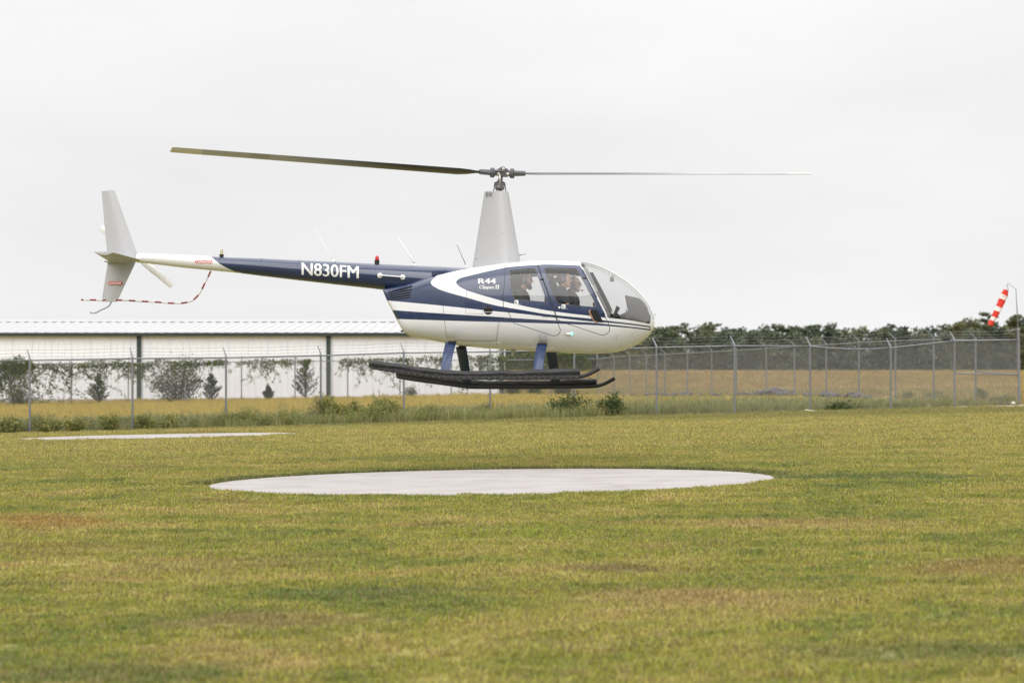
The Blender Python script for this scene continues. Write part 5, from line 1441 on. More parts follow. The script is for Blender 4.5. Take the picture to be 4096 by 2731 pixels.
# ---- engine bay louvres, round intake
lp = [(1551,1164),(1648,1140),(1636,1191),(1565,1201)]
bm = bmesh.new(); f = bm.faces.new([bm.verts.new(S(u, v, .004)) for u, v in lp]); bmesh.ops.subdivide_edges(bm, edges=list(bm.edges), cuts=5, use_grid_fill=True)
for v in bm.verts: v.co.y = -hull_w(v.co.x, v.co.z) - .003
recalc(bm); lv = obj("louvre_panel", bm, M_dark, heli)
def slat(name, u0, v0, u1, v1, w, n=8):
    bm = bmesh.new(); prev = None
    for k in range(n+1):
        u, v = u0+(u1-u0)*k/n, v0+(v1-v0)*k/n; a = S(u, v-w/2, .006); b = S(u, v+w/2, .016); c = S(u, v+w/2, .004); ring = [bm.verts.new(q) for q in (a, b, c)]
        if prev:
            for j in range(3): bm.faces.new((prev[j], ring[j], ring[(j+1) % 3], prev[(j+1) % 3]))
        prev = ring
    recalc(bm); return obj(name, bm, M_blue, lv)
for k in range(5):
    f0 = (k+.12)/4.75; slat("louvre_slat", 1551+(1565-1551)*f0, 1166+(1201-1166)*f0, 1648+(1636-1648)*f0, 1141+(1191-1141)*f0, 3.2)
def disc_on_hull(name, u, v, rpx, m, off=.004, parent=heli):
    c = S(u, v); r = rpx/267; bm = bmesh.new(); n = 28; ring = []
    for k in range(n):
        a = 2*math.pi*k/n; x, z = c.x+r*math.cos(a), c.z+r*math.sin(a); ring.append(bm.verts.new((x, -hull_w(x, z)-off, z)))
    cv = bm.verts.new((c.x, -hull_w(c.x, c.z)-off, c.z))
    for k in range(n): bm.faces.new((ring[k], ring[(k+1) % n], cv))
    recalc(bm); return obj(name, bm, m, parent)
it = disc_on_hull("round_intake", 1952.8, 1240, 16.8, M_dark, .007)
for v in (1231.5, 1248):
    bm = bmesh.new(); add_tube(bm, [S(1933, v, .012), S(1943, v, .016), S(1962, v, .016), S(1972, v, .012)], .0028, 6); obj("intake_bar", bm, M_hubgrey if v < 1240 else M_letter, it)
bm = bmesh.new(); ctr = S(1952.8, 1240); 
ringp = [Vector((ctr.x+16.8/267*math.cos(a), 0, ctr.z+16.8/267*math.sin(a))) for a in [2*math.pi*k/28 for k in range(29)]]
for p in ringp: p.y = -hull_w(p.x, p.z)-.003
add_tube(bm, ringp, .004, 6, caps=False); obj("intake_rim", bm, M_blue, it, smooth=True)

# ---- hinges, handles, steps, rivets
for (u, v) in ((2169,1117),(2220,1263),(2340,1112),(2412,1254)):
    bm = bmesh.new(); p = S(u, v, .008); add_tube(bm, [p+Vector((-.035, 0, .006)), p+Vector((-.02, -.004, 0)), p+Vector((.012, -.002, -.004))], .008, 6); add_ell(bm, p+Vector((.012, 0, 0)), .012, u=8, v=6); obj("door_hinge", bm, M_seal, heli, smooth=True)
for (u0, v0, u1, v1) in ((2334,1078,2392,1190),):
    for k in range(11):
        f0 = k/11; bm = bmesh.new(); a, b = S(u0+(u1-u0)*f0-3.5, v0+(v1-v0)*f0, .006), S(u0+(u1-u0)*(f0+.075)-3.5, v0+(v1-v0)*(f0+.075), .006); add_tube(bm, [a, b], .006, 6); obj("pillar_clip", bm, M_seal, heli)
bm = bmesh.new(); add_lathe(bm, [(.016, .004), (.016, -.008), (.011, -.012)], S(2238, 1230, .003), 'Y', 14); obj("door_lock", bm, M_letter, heli, smooth=True, autosmooth=40)
q = S(2280, 1336); M_nl = emissive("green_lamp", (.25, 1.0, .85), 1.3)
bm = bmesh.new(); add_lathe(bm, [(.004, -.085), (.014, -.05), (.020, -.01), (.021, .015)], q+Vector((0, -.014, 0)), 'X', 14); nav = obj("navigation_light", bm, M_brightsteel, heli, smooth=True)
bm = bmesh.new(); add_lathe(bm, [(.021, .015), (.020, .026), (.013, .038), (.003, .042)], q+Vector((0, -.014, 0)), 'X', 14); obj("lens", bm, M_nl, nav, smooth=True)
bm = bmesh.new()
rv_ = [(2160, 1334+3.2*k) for k in range(12)] + [(2180+1.0*k, 1340+3.5*k) for k in range(9)] + [(2020+11*k, 1368+1.0*k) for k in range(38)] + [(2015+9*k, 1374+.35*k) for k in range(16)] + [(2015+9*k, 1381+.35*k) for k in range(16)] + [(2440+7.5*k, 1279+1.15*k) for k in range(22)] + [(2255+12*k, 1352+.4*k) for k in range(9)] + [(2465, 1338+3.5*k) for k in range(8)] + [(2528, 1330+3.5*k) for k in range(6)] + [(1988-.3*k, 1296+5*k) for k in range(16)] + [(2012-.5*k, 1082+4*k) for k in range(26)] + [(2022-.3*k, 1082+5*k) for k in range(22)] + [(1870+10*k, 1151+2.7*k) for k in range(14)]
for u, v in rv_:
    p = S(u, v, .0005)
    if hull_w(p.x, p.z) > .02: add_ell(bm, p, .0046, u=5, v=4)
o = obj("rivets", bm, M_steel, fus); o["kind"] = "stuff"
# small blades and drains under the belly
for u0, u1, v0, v1, m in ((1998,2012,1396,1414,M_white), (2043,2064,1402,1424,plain("olive_blade", (.35, .33, .2), .5))):
    a, b = P(u0, v0), P(u1, v0); c = P((u0*.6+u1*.4)-2, v1); bm = bmesh.new()
    add_prism(bm, [(a.x, a.z+.02), (b.x, b.z+.02), (c.x+.012, c.z), (c.x-.012, c.z)], -.01, .01); recalc(bm); obj("belly_blade", bm, m, heli)
bm = bmesh.new()
for (u0, v0, u1, v1) in ((1976,1376,1983,1369),(1983,1369,2004,1370),(2118,1386,2139,1388),(2190,1391,2217,1392)): add_tube(bm, [S(u0, v0, .01), S(u1, v1, .01)], .005, 6)
obj("step_handles", bm, M_white, heli)
bm = bmesh.new(); p = P(1622, 1328); add_box(bm, p+Vector((-.045, -.17, -.012)), p+Vector((.0, -.14, .014))); obj("tow_fitting", bm, M_black, heli)
bm = bmesh.new(); add_tube(bm, [P(2005, 1405, .1), P(1930, 1425, .5), P(1866, 1448, .95)], .0035, 5); obj("static_line", bm, M_letter, heli)

# ---- landing gear
def pair(name, build, m, **k):
    for s in (-1, 1):
        bm = bmesh.new(); build(bm); 
        if s > 0:
            for v in bm.verts: v.co.y *= -1
        recalc(bm); yield s, obj(name, bm, m, heli, **k)
YS = -1.09
def strut(top, bot, ytop):
    def f(bm):
        a0, a1 = P(top[0], top[2], ytop), P(top[1], top[2], ytop); b0, b1 = P(bot[0], bot[2], YS+.04), P(bot[1], bot[2], YS+.04); rings = []
        for k in np.linspace(0, 1, 9):
            te, le = a0.lerp(b0, k), a1.lerp(b1, k); ring = []; bow = Vector((0, -.05*math.sin(math.pi*k), .0))
            for j in range(16):
                q = 2*math.pi*j/16; s_ = (1+math.cos(q))/2; ring.append(bm.verts.new(te.lerp(le, s_)+bow+Vector((0, math.sin(q)*.03*(.35+.65*min(1, 2.2*(1-s_)))*(.5+.5*min(1, 3*s_)), 0))))
            rings.append(ring)
        for i in range(8):
            for j in range(16): bm.faces.new((rings[i][j], rings[i][(j+1) % 16], rings[i+1][(j+1) % 16], rings[i+1][j]))
        bm.faces.new(rings[0]); bm.faces.new(rings[-1])
    return f
for args in (((2147,2189,1376), (2132,2170,1492), -.50), ((1782,1826,1368), (1760,1797,1497), -.47)):
    for s, o in pair("strut", strut(*args), M_strut, smooth=True, autosmooth=50): pass
for u0, u1, v in ((2150,2186,1378), (1795,1822,1369)):
    for s, o in pair("strut_socket", lambda bm: (add_prism(bm, [(P(u0, v, -.5).x, P(u0, v, -.5).z-.03), (P(u1, v, -.5).x, P(u1, v, -.5).z-.03), (P(u1, v, -.5).x, P(u1, v, -.5).z+.02), (P(u0, v, -.5).x, P(u0, v, -.5).z+.02)], -.53, -.42)), M_dark): pass
def wav(seed, t): return .0045*math.sin(9*t+seed)+.003*math.sin(23*t+2*seed)+.002*math.sin(51*t)
tube_px = [(1480,1465),(1560,1476),(1660,1489.5),(1750,1502.5),(1784,1506.5),(1850,1507.5),(2050,1508),(2250,1507),(2316,1506),(2339,1502),(2365,1491),(2384,1481),(2397,1473)]
def tube_b(bm):
    add_tube(bm, chain_pts(tube_px, 60, YS), .029, 12)
skids = [o for s, o in pair("skid_tube", tube_b, M_black, smooth=True, autosmooth=50)]
def bag_b(bm):
    q = chain_pts([(1477,1455),(1560,1464.5),(1660,1478),(1745,1490),(1784,1493),(1850,1493.5),(2050,1494),(2200,1491.5),(2320,1486.5)], 70, YS-.015); rings = []; n = 20
    for i, p in enumerate(q):
        t = i/69; d = (q[min(69, i+1)]-q[max(0, i-1)]).normalized(); nz = Vector((-d.z, 0, d.x)); ring = []
        e = .72 if i in (0, 69) else (.93 if i in (1, 68) else 1)
        for k in range(n):
            a = 2*math.pi*k/n; r = (.047+1.7*wav(0, t)*(1 if math.sin(a) > -.3 else .3)+.0028*math.sin(5*a+40*t)+.0018*math.sin(3*a-90*t))*e; ring.append(bm.verts.new(p + Vector((0, 1, 0))*math.cos(a)*r*1.08 + nz*math.sin(a)*r))
        rings.append(ring)
    for i in range(69):
        for k in range(n): bm.faces.new((rings[i][k], rings[i][(k+1) % n], rings[i+1][(k+1) % n], rings[i+1][k]))
    bm.faces.new(rings[0]); bm.faces.new(rings[-1])
bags = [o for s, o in pair("float_cover", bag_b, M_vinyl, smooth=True, autosmooth=60)]
def flap_b(bm):
    q = chain_pts([(1482,1468),(1560,1481),(1660,1494),(1746,1506),(1784,1510.5),(1850,1511.5),(2050,1511.5),(2250,1509),(2316,1507)], 64, YS-.035); rings = []
    for i, p in enumerate(q):
        t = i/63; w = .003*math.sin(31*t)+.002*math.sin(77*t); rings.append([bm.verts.new(p+Vector((0, dy+w, dz))) for dy, dz in ((-.016, .03), (-.02, .002), (-.016, -.024), (.05, -.026), (.06, .0), (.05, .03))])
    for i in range(63):
        for k in range(6): bm.faces.new((rings[i][k], rings[i][(k+1) % 6], rings[i+1][(k+1) % 6], rings[i+1][k]))
    bm.faces.new(rings[0]); bm.faces.new(rings[-1])
flaps = [o for s, o in pair("cover_flap", flap_b, M_vinyl, smooth=True, autosmooth=50)]
M_snap = plain("brass_snap", (.45, .38, .28), .4, .8)
def snaps_b(bm):
    for p in chain_pts([(1488,1470),(1560,1482.5),(1660,1495.5),(1746,1507.5),(1784,1511.5),(1850,1512.5),(2050,1512.5),(2250,1510),(2306,1508)], 34, YS-.058): add_ell(bm, p, .0055, u=6, v=5)
    for p in chain_pts([(1485,1458.5),(1560,1471),(1660,1484),(1746,1497),(1784,1501),(1850,1502.5),(2050,1503),(2250,1500),(2306,1498)], 26, YS-.063): add_ell(bm, p, .004, u=6, v=5)
for s, o in pair("snap_fasteners", snaps_b, M_snap): o["kind"] = "stuff"

# ---- lettering
def text_tris(body, weight=0.0, shear=0.0):
    cu = bpy.data.curves.new("t", 'FONT'); cu.body = body; cu.offset = 0.0; cu.shear = shear; cu.resolution_u = 4; cu.fill_mode = 'FRONT'
    o = bpy.data.objects.new("t", cu); COL.objects.link(o); dg = bpy.context.evaluated_depsgraph_get(); me = bpy.data.meshes.new_from_object(o.evaluated_get(dg))
    bm = bmesh.new(); bm.from_mesh(me); bpy.data.objects.remove(o); bpy.data.curves.remove(cu); bpy.data.meshes.remove(me)
    x0, x1 = min(v.co.x for v in bm.verts), max(v.co.x for v in bm.verts); y0, y1 = min(v.co.y for v in bm.verts), max(v.co.y for v in bm.verts)
    for v in bm.verts: v.co = Vector(((v.co.x-x0)/(x1-x0), (v.co.y-y0)/(y1-y0), 0))
    return bm
def wrap_text(name, body, p0, p1, hpx, surf, mat, parent, off=.003, weight=.02, shear=0.0, rows=8):
    """Lettering cut as flat shapes and laid on the surface: p0, p1 are the pixel ends of its base line."""
    bm = text_tris(body, weight, shear)
    if weight:                                  # heavier strokes: stacked copies a hair apart
        src = list(bm.verts)+list(bm.edges)+list(bm.faces)
        for sx_, lift in ((-weight, 1.0), (weight, 2.0)):
            new = bmesh.ops.duplicate(bm, geom=src)["geom"]
            for e in new:
                if isinstance(e, bmesh.types.BMVert): e.co.x += sx_; e.co.z = lift
    for k in range(1, rows): bmesh.ops.bisect_plane(bm, geom=list(bm.verts)+list(bm.edges)+list(bm.faces), plane_co=(0, k/rows, 0), plane_no=(0, 1, 0))
    for v in bm.verts:
        s, t, lay = v.co.x, v.co.y, v.co.z; u = p0[0]+(p1[0]-p0[0])*s; w = p0[1]+(p1[1]-p0[1])*s - hpx*t; v.co = surf(u, w, off + lay*.0004)
    bm.normal_update()
    if sum(f.normal.y*f.calc_area() for f in bm.faces) > 0: bmesh.ops.reverse_faces(bm, faces=bm.faces)
    return obj(name, bm, mat, parent)
def wrap_poly(name, px, surf, mat, parent, off=.002, cuts=3):
    bm = bmesh.new(); bm.faces.new([bm.verts.new((u, v, 0)) for u, v in px])
    v0, v1 = min(p[1] for p in px), max(p[1] for p in px)
    for k in range(1, cuts+1): bmesh.ops.bisect_plane(bm, geom=list(bm.verts)+list(bm.edges)+list(bm.faces), plane_co=(0, v0+(v1-v0)*k/(cuts+1), 0), plane_no=(0, 1, 0))
    for v in bm.verts: v.co = surf(v.co.x, v.co.y, off)
    bm.normal_update()
    if sum(f.normal.y*f.calc_area() for f in bm.faces) > 0: bmesh.ops.reverse_faces(bm, faces=bm.faces)
    return obj(name, bm, mat, parent)
wrap_text("registration_lettering", "N830FM", (1207.5,1099.5), (1434,1114), 49.5, B, M_letter, boom, .003, .0055, .0, 14)
wrap_text("lettering", "R44", (1914,1134.5), (1983,1134.5), 20.5, S, M_letter, fus, .004, .016, .0)
wrap_text("lettering", "Clipper", (1917,1158.5), (1978,1158.5), 17, S, M_letter, fus, .004, .005, .25)
wrap_text("lettering", "II", (1982,1154.5), (1996,1154.5), 13.5, S, M_letter, fus, .003, .0, .1)
for u0, u1 in ((1980.5, 1997.5),):
    wrap_poly("lettering_bar", [(u0,1140.5),(u1,1140.5),(u1,1142.5),(u0,1142.5)], S, M_letter, fus, .003); wrap_poly("lettering_bar", [(u0,1153),(u1,1153),(u1,1155),(u0,1155)], S, M_letter, fus, .003)
wrap_poly("lettering_bar", [(1921,1152.5),(1978,1152.5),(1977,1154.5),(1921,1154.5)], S, M_letter, fus, .0034)
def fin_surf(u, v, off): return P(u, v, -.033-off)
wrap_poly("danger_label", [(777,1046.5),(785,1036.5),(785,1039.5),(849.5,1039),(849.5,1056.5),(785,1055.5),(785,1057.5)], lambda u, v, o: B(u, v+0, o), M_letter, boom, .002)
wrap_poly("danger_label", [(779,1046.5),(784.5,1040.5),(848.5,1040),(848.5,1055.5),(784.5,1054)], lambda u, v, o: B(u, v, o), M_red, boom, .0028)
wrap_text("lettering", "DANGER", (786,1053), (847,1054), 11, B, M_letter, boom, .0036, .008, 0, 4)
wrap_poly("danger_label", [(432,1132),(437,1125.5),(486,1125.5),(490,1132),(486,1139),(437,1139)], fin_surf, M_red, lowfin, .001, 0)
wrap_text("lettering", "DANGER", (438,1137), (484.5,1137), 9.5, fin_surf, M_letter, lowfin, .002, .006, 0, 1)
def rrect(u, v, w, h, r, n=4):
    out = []
    for cx_, cy_, a0 in ((u+w/2-r, v+h/2-r, 0), (u-w/2+r, v+h/2-r, 90), (u-w/2+r, v-h/2+r, 180), (u+w/2-r, v-h/2+r, 270)):
        for k in range(n+1): a = R(a0+90*k/n); out.append((cx_+r*math.cos(a), cy_+r*math.sin(a)))
    return out
for u, v in ((2065.8,1209.3), (2253.8,1226)):
    wrap_poly("placard", rrect(u, v, 15.5, 17.5, 3), S, M_letter, fus, .0048, 2)
    wrap_text("lettering", "L", (u-3.2, v+5.5), (u+4.2, v+5.5), 11, S, M_ink, fus, .0062, .13, .0, 3)
    wrap_poly("lettering_bar", [(u+9,v+7.2),(u+17,v+7.7),(u+17,v+8.6),(u+9,v+8.1)], S, M_letter, fus, .005, 0)
# framed step recess in the front door, outline of the rear door pocket
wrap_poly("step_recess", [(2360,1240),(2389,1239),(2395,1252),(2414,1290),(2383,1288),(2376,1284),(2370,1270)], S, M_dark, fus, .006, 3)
bm = bmesh.new(); add_tube(bm, [S(u, v, .008) for u, v in [(2362,1239),(2358,1242),(2359,1252),(2366,1266),(2373,1280),(2379,1286),(2392,1289)]], [.008, .011, .011, .011, .009, .008, .006], 8)
obj("step_trim", bm, plain("worn_copper_trim", (.42, .22, .13), .4, .3), fus, smooth=True)
bm = bmesh.new(); add_tube(bm, [S(u, v, .0035) for u, v in [(2166,1262),(2160,1228),(2163,1221),(2170,1220.5),(2192,1222),(2197,1230),(2206,1268),(2176,1267),(2169,1265),(2166,1262)]], .0022, 4); obj("door_pocket", bm, M_seal, fus)

# ---- cabin
zf = P(2200, 1382, 0).z
bm = bmesh.new(); L_, Rr = [], []
for u in np.linspace(2010, 2585, 30):
    x = PX(u); w = max(.01, hull_w(x, zf+.015)-.03); zz = zf + max(0, .0)
    if u > 2520: zz = zf + (u-2520)/65*.12; w = max(.01, hull_w(x, zz+.01)-.03)
    L_.append(bm.verts.new((x, -w, zz))); Rr.append(bm.verts.new((x, w, zz)))
for i in range(29): bm.faces.new((L_[i], L_[i+1], Rr[i+1], Rr[i]))
obj("cabin_floor", bm, M_seat, heli)
bm = bmesh.new(); x = PX(2018)
q = section(x)*1.0
f = bm.faces.new([bm.verts.new((x, -max(0, a-.022), min(max(b, zf-.02), Ztop(x)-.02))) for a, b in q] + [bm.verts.new((x, max(0, a-.022), min(max(b, zf-.02), Ztop(x)-.02))) for a, b in q[::-1][1:-1]])
obj("rear_bulkhead", bm, M_liner, heli)
def seat(name, poly, y0, y1, m, bev=.025):
    bm = bmesh.new(); add_prism(bm, [(P(u, v, (y0+y1)/2).x, P(u, v, (y0+y1)/2).z) for u, v in poly], y0, y1); recalc(bm); bevel_all(bm, bev, 3)
    for q in bm.verts:                          # kept inside the curved shell
        lim = max(.03, hull_w(q.co.x, q.co.z)-.05); q.co.y = max(-lim, min(lim, q.co.y))
    return obj(name, bm, m, heli, smooth=True, autosmooth=60)
for s in (-1, 1):
    y0, y1 = (-.53, -.07) if s < 0 else (.07, .53)
    seat("seat_base", [(2205,1362),(2300,1362),(2318,1318),(2310,1306),(2215,1312)], y0, y1, M_seat)
    seat("seat_back", [(2196,1322),(2222,1322),(2212,1190),(2203,1160),(2190,1160),(2184,1200)], y0, y1, M_seat)
    bm = bmesh.new(); q = P(2196, 1152, (y0+y1)/2); pts = [P(2226, 1205, (y0+y1)/2+.12*1), P(2216, 1178, (y0+y1)/2+.12), P(2204, 1160, (y0+y1)/2+.12)]
    add_tube(bm, pts, .02, 6, flat=.25); obj("shoulder_harness", bm, plain("tan_webbing", (.16, .11, .06), .8) if s < 0 else bpy.data.materials["tan_webbing"], heli)
seat("rear_bench", [(2022,1360),(2135,1360),(2150,1318),(2140,1306),(2035,1310)], -.54, .54, M_seat)
seat("rear_seat_back", [(2022,1320),(2050,1320),(2040,1190),(2032,1172),(2021,1172)], -.46, .46, M_seat)
# instrument console, its hood, cyclic, tablet, hanging camera
seat("instrument_console", [(2515.5,1249),(2503,1186),(2506,1183),(2520,1188),(2560,1195.5),(2575,1207),(2587,1228),(2592,1247),(2600,1262),(2598,1290),(2560,1300),(2500,1290),(2470,1300),(2455,1330),(2440,1330),(2455,1290),(2470,1270),(2500,1255)], -.155, .155, M_console, .018)
seat("console_pedestal", [(2455,1375),(2540,1360),(2572,1320),(2580,1290),(2550,1283),(2500,1275),(2475,1268),(2462,1300)], -.2, .2, M_seat, .02)
seat("tablet", [(2467,1222),(2481,1232),(2463,1262),(2449,1252)], -.33, -.315, M_black, .003)
seat("clipboard", [(2453,1230),(2463,1230),(2453,1257),(2444,1253)], -.36, -.34, M_letter, .002)
seat("tablet_mount", [(2437,1268),(2452,1250),(2470,1252),(2480,1262),(2470,1275),(2440,1277)], -.35, -.2, M_black, .01)
bm = bmesh.new(); add_tube(bm, [P(2497, 1258, -.1), P(2505, 1247, -.1), P(2508, 1243, -.1), P(2505, 1240, -.1), P(2500, 1240, -.1)], .006, 6); obj("compass_hook", bm, M_hubgrey, heli)
bm = bmesh.new(); add_tube(bm, [P(2420, 1370, 0), P(2405, 1300, 0), P(2395, 1262, 0), P(2380, 1240, -.2)], .014, 8); add_tube(bm, [P(2380, 1245, -.34), P(2378, 1236, -.34), P(2374, 1210, -.34)], .014, 8); add_tube(bm, [P(2380, 1240, -.36), P(2380, 1240, .36)], .011, 8)
obj("cyclic_stick", bm, M_black, heli, smooth=True)
bm = bmesh.new(); p = P(2448, 1117, 0); add_box(bm, p+Vector((-.027, -.02, -.035)), p+Vector((.027, .02, .03))); bevel_all(bm, .006, 2); add_tube(bm, [p+Vector((-.02, 0, .03)), p+Vector((0, 0, .05)), p+Vector((.035, 0, .055)), p+Vector((.05, 0, .075))], .005, 6); obj("hanging_camera", bm, M_console, heli)

# ================================================================== people in the cabin
def blob(parts, voxel, smooth_it=4):
    """One continuous surface grown round tapered capsules and ellipsoids (voxel union, then smoothed)."""
    bm = bmesh.new()
    for p in parts:
        if p[0] == 'c':
            _, a, b, r0, r1 = p; a, b = Vector(a), Vector(b); d = (b-a); n = d.normalized() if d.length > 1e-6 else Vector((0, 0, 1))
            pts, rs = [], []
            for k in range(5):
                t = math.pi/2*(1-k/4); pts.append(a - n*r0*math.sin(t)); rs.append(max(.0008, r0*math.cos(t)))
            for k in range(5):
                t = math.pi/2*k/4; pts.append(b + n*r1*math.sin(t)); rs.append(max(.0008, r1*math.cos(t)))
            ax, bx = frame_of(n); rings = [[bm.verts.new(q + ax*math.cos(6.2832*k/12)*r + bx*math.sin(6.2832*k/12)*r) for k in range(12)] for q, r in zip(pts, rs)]
            for i in range(len(rings)-1):
                for k in range(12): bm.faces.new((rings[i][k], rings[i][(k+1) % 12], rings[i+1][(k+1) % 12], rings[i+1][k]))
            bm.faces.new(rings[0][::-1]); bm.faces.new(rings[-1])
        else:
            add_ell(bm, p[1], p[2], p[3] if len(p) > 3 else None, 18, 12)
    recalc(bm); me = bpy.data.meshes.new("b"); bm.to_mesh(me); bm.free(); o = bpy.data.objects.new("b", me); COL.objects.link(o)
    md = o.modifiers.new("r", 'REMESH'); md.mode = 'VOXEL'; md.voxel_size = voxel; md.use_smooth_shade = True
    sm = o.modifiers.new("s", 'SMOOTH'); sm.factor = .5; sm.iterations = smooth_it
    dg = bpy.context.evaluated_depsgraph_get(); out = bpy.data.meshes.new_from_object(o.evaluated_get(dg)); bpy.data.objects.remove(o); bpy.data.meshes.remove(me)
    out.polygons.foreach_set("use_smooth", [True]*len(out.polygons)); out.materials.clear(); return out
def skin(name, c):
    t = NT(name); n = t.noise(t.coord("Object"), 40, 4, .6)
    return t.done(t.pbsdf(t.mix(n, tuple(x*.88 for x in c), c), .5, spec=.4, **{"Subsurface Weight": .1, "Subsurface Radius": (.01, .004, .002)}))
def hand_parts(w, fwd, up, side):
    """Palm, four unequal bent fingers and a thumb, closing gently."""
    f, u = Vector(fwd).normalized(), Vector(up).normalized(); s = f.cross(u).normalized()*side; q = []
    w = Vector(w); palm = w + f*.045
    q.append(('c', w, w+f*.07, .022, .030)); q.append(('e', palm, (.045, .038, .02), Matrix((f, s, u)).transposed()))
    for i, ln in enumerate((.068, .076, .07, .055)):
        b = w + f*.082 + s*(.03-.02*i); k1 = b + (f*.9 - u*.35).normalized()*ln*.45; k2 = k1 + (f*.45 - u*.9).normalized()*ln*.32; k3 = k2 + (-f*.1 - u).normalized()*ln*.25
        q += [('c', b-f*.02, k1, .0095, .009), ('c', k1, k2, .009, .0085), ('c', k2, k3, .0085, .007)]
    tb = w + f*.03 + s*.034; t1 = tb + (f*.6+s*.6-u*.3).normalized()*.04; t2 = t1 + (f*.9-u*.4).normalized()*.03
    q += [('c', tb-s*.012, t1, .012, .0105), ('c', t1, t2, .0105, .008)]
    return q
def person(label, hip, neck, head, sh_w, elbows, hands, knees, ankles, girth, skin_m, shirt_m, pants_m, hair_m, tilt=0.0, bun=False, beard=False, sleeve=.75, headset=True, mic=False, glasses=False, bald=False, logo=False):
    root = tag(empty("person", (0, 0, 0)), label, "person"); root.matrix_world = H_MAT @ Matrix.Translation(hip)
    L = lambda p: Vector(p) - hip
    nk, hd = L(neck), L(head); up = nk.normalized(); fw = Vector((up.z, 0, -up.x)).normalized(); zero = Vector((0, 0, 0))
    waist, chest = up*nk.length*.38, up*nk.length*.72
    shs = [nk + Vector((-.012, s*sh_w, -.055)) for s in (-1, 1)]
    elb, hnd, kne, ank = [L(p) for p in elbows], [L(p) for p in hands], [L(p) for p in knees], [L(p) for p in ankles]
    HR = Matrix.Rotation(tilt, 3, 'Y'); h = lambda x, y, z: hd + HR @ Vector((x, y, z))
    torso = lambda g: [('e', zero+Vector((0, 0, .02)), (.125+g, .165+g, .12+g)), ('e', waist+fw*.02*girth, (.105*girth+g, .15*girth+g, .15+g)), ('e', chest+fw*.01, (.115*girth**.5+g, .165+g, .16+g)),
                       ('c', shs[0]+Vector((0, .02, 0)), shs[1]-Vector((0, .02, 0)), .062+g, .062+g), ('c', waist, chest, .1*girth+g, .11+g)]
    arm = lambda i, g, k=1.0: [('c', shs[i], shs[i].lerp(elb[i], k), .056+g, .056-.012*k+g)]
    body = torso(0) + [('c', nk-up*.03, hd-Vector((.012, 0, .06)), .058, .052)]
    for i in (0, 1):
        body += arm(i, 0) + [('c', elb[i], hnd[i], .041, .027)]
        body += hand_parts(hnd[i], (hnd[i]-elb[i]), (0, 0, 1), -1 if i == 0 else 1)
        hipj = Vector((.02, (-.09 if i == 0 else .09), -.01)); body += [('c', hipj, kne[i], .085, .058), ('c', kne[i], ank[i], .056, .04), ('c', ank[i]+Vector((-.03, 0, -.03)), ank[i]+Vector((.15, 0, -.045)), .04, .03)]
    head_p = [('e', h(-.012, 0, .03), (.098, .076, .09), HR), ('e', h(.012, 0, -.012), (.078, .068, .095), HR), ('c', h(.035, 0, -.085), h(.066, 0, -.092), .036, .024),
              ('c', h(.088, 0, .022), h(.108, 0, -.018), .009, .0125), ('c', h(.075, -.022, .034), h(.075, .022, .034), .018, .018), ('c', h(.082, -.012, -.052), h(.082, .012, -.052), .0125, .0125),
              ('c', h(.02, -.045, -.055), h(.06, -.02, -.085), .025, .02), ('c', h(.02, .045, -.055), h(.06, .02, -.085), .025, .02),
              ('e', h(-.004, -.078, -.005), (.018, .01, .03), HR), ('e', h(-.004, .078, -.005), (.018, .01, .03), HR)]
    bme = blob(body + head_p, .0075, 3); bme.materials.append(skin_m); bo = link(bpy.data.objects.new("body", bme), root)
    shirt = torso(.014) + [('c', nk-up*.05, nk+up*.0, .085, .066)]
    for i in (0, 1):
        if sleeve <= 1: shirt += arm(i, .013, sleeve)
        else: shirt += arm(i, .013) + [('c', elb[i], elb[i].lerp(hnd[i], .95), .055, .04)]
    sme = blob(shirt, .012, 3); sme.materials.append(shirt_m); sh = link(bpy.data.objects.new("shirt", sme), root)
    tr_ = [('e', zero, (.14, .18, .12))]
    for i in (0, 1):
        hipj = Vector((.02, (-.09 if i == 0 else .09), -.01)); tr_ += [('c', hipj, kne[i], .1, .07), ('c', kne[i], kne[i].lerp(ank[i], .95), .068, .055)]
    tme = blob(tr_, .014, 3); tme.materials.append(pants_m); link(bpy.data.objects.new("trousers", tme), root)
    if not bald:
        hr = [('e', h(-.026, 0, .042), (.098, .083, .088), HR), ('e', h(-.05, 0, .0), (.07, .076, .085), HR)]
        if bun: hr += [('e', h(-.145, 0, -.005), (.036, .034, .04), HR), ('c', h(-.09, 0, .01), h(-.135, 0, .0), .05, .03)]
        hme = blob(hr, .008, 2); hme.materials.append(hair_m); link(bpy.data.objects.new("hair", hme), root)
    else:
        hr = [('e', h(-.03, 0, .036), (.092, .081, .082), HR)]; hme = blob(hr, .008, 2); hme.materials.append(hair_m); link(bpy.data.objects.new("hair", hme), root)
    if beard:
        be = [('c', h(.045, -.03, -.08), h(.068, 0, -.105), .035, .038), ('c', h(.045, .03, -.08), h(.068, 0, -.105), .035, .038), ('c', h(.01, -.06, -.045), h(.05, -.04, -.075), .02, .03), ('c', h(.01, .06, -.045), h(.05, .04, -.075), .02, .03), ('c', h(.082, -.02, -.036), h(.082, .02, -.036), .01, .01)]
        bm2 = blob(be, .008, 2); bm2.materials.append(hair_m); link(bpy.data.objects.new("beard", bm2), root)
    bm = bmesh.new()
    for s in (-1, 1): add_ell(bm, h(.082, s*.032, .016), (.012, .013, .011), u=8, v=6)
    obj("eyes", bm, M_eye, root, smooth=True)
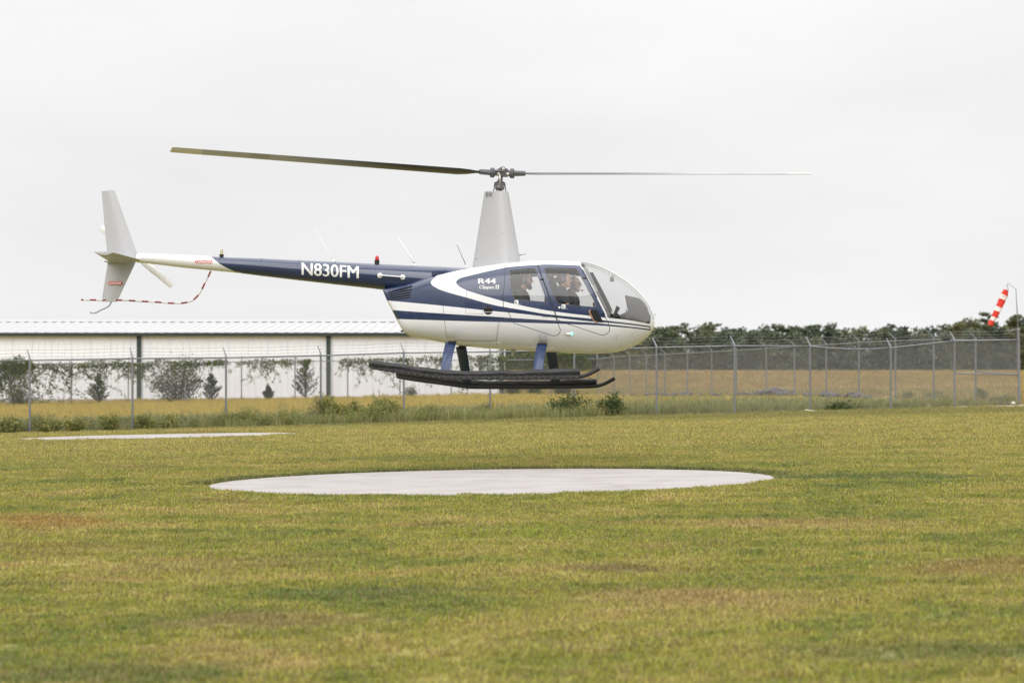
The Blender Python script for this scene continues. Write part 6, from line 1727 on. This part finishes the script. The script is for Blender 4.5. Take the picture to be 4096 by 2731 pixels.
    if glasses:
        bm = bmesh.new()
        for s in (-1, 1): add_ell(bm, h(.094, s*.033, .014), (.006, .028, .02), u=10, v=7); add_tube(bm, [h(.09, s*.058, .02), h(.0, s*.08, .015)], .003, 4)
        add_tube(bm, [h(.1, -.012, .02), h(.1, .012, .02)], .003, 4); obj("sunglasses", bm, M_black, root, smooth=True)
    if headset:
        bm = bmesh.new(); add_tube(bm, [h(-.01, .098*math.cos(a), .005+.132*math.sin(a)) for a in np.linspace(0, math.pi, 15)], .011, 6)
        hs = obj("headset", bm, M_black, root, smooth=True)
        for s in (-1, 1):
            bm = bmesh.new(); add_lathe(bm, [(.030, -.02), (.04, -.012), (.042, .008), (.034, .016), (.02, .018)], h(-.006, s*.094, -.008), 'Y', 16) if s > 0 else add_lathe(bm, [(.02, -.018), (.034, -.016), (.042, -.008), (.04, .012), (.030, .02)], h(-.006, s*.094, -.008), 'Y', 16)
            obj("ear_cup", bm, M_headset, hs, smooth=True, autosmooth=50)
        if mic:
            bm = bmesh.new(); add_tube(bm, [h(-.0, -.1, -.03), h(.06, -.085, -.085), h(.12, -.03, -.09)], .004, 5); add_ell(bm, h(.128, -.025, -.09), (.02, .012, .013), u=8, v=6); obj("microphone", bm, M_black, hs, smooth=True)
            bm = bmesh.new(); add_tube(bm, [h(.0, -.1, -.04), h(.0, -.1, -.14), h(.07, -.08, -.2), h(.05, -.05, -.32)], .003, 4); obj("headset_cord", bm, M_black, hs)
    return root, sh
M_eye = plain("eye_dark", (.05, .04, .035), .2)
M_headset = plain("headset_grey", (.06, .06, .062), .4)
M_navyshirt = plain("dark_navy_shirt", (.006, .008, .02), .85, bump=.25)
M_blackshirt = plain("black_shirt", (.006, .006, .007), .85, bump=.25)
M_olive = plain("dark_olive_jacket", (.009, .01, .008), .85, bump=.3)
M_jeans = plain("blue_jeans", (.10, .15, .22), .85, bump=.2)
M_darkpants = plain("dark_trousers", (.02, .02, .023), .85)
M_hairb = plain("brown_hair", (.03, .018, .012), .6, var=.3)
M_haird = plain("dark_hair", (.016, .012, .01), .6, var=.3)
SK1, SK2, SK3 = skin("warm_skin", (.62, .36, .25)), skin("ruddy_skin", (.55, .31, .24)), skin("tan_skin", (.48, .29, .21))
y = -.33
person("woman with a hair bun, headset and navy short sleeved shirt at the nearer front window", P(2226,1303,y), P(2248,1152,y), P(2259,1119,y), .165, [P(2268,1226,y-.2), P(2268,1226,y+.2)], [P(2338,1262,y-.06), P(2325,1270,y+.1)],
       [P(2340,1296,y-.1), P(2340,1296,y+.1)], [P(2366,1345,y-.08), P(2366,1345,y+.1)], .95, SK1, M_navyshirt, M_darkpants, M_hairb, 0.0, bun=True, sleeve=.72)
y = .33
person("person in black with sunglasses and microphone headset in the farther front seat", P(2262,1312,y), P(2282,1170,y), P(2297,1137,y), .18, [P(2315,1240,y-.2), P(2310,1240,y+.2)], [P(2376,1242,y-.05), P(2360,1275,y+.1)],
       [P(2385,1298,y-.1), P(2385,1298,y+.1)], [P(2405,1348,y-.1), P(2405,1348,y+.08)], 1.5, SK2, M_blackshirt, M_jeans, M_haird, .05, sleeve=1.2, mic=True, glasses=True, bald=True)
y = -.30
_, shirt = person("bearded man in a dark jacket in the rear seat, seen through the rear window", P(2066,1306,y), P(2086,1160,y), P(2103,1121,y), .18, [P(2092,1240,y-.2), P(2092,1240,y+.2)], [P(2150,1275,y-.08), P(2150,1275,y+.08)],
       [P(2165,1305,y-.1), P(2165,1305,y+.1)], [P(2180,1350,y-.1), P(2180,1350,y+.1)], 1.25, SK3, M_olive, M_darkpants, M_haird, .06, beard=True, sleeve=1.2, headset=True)
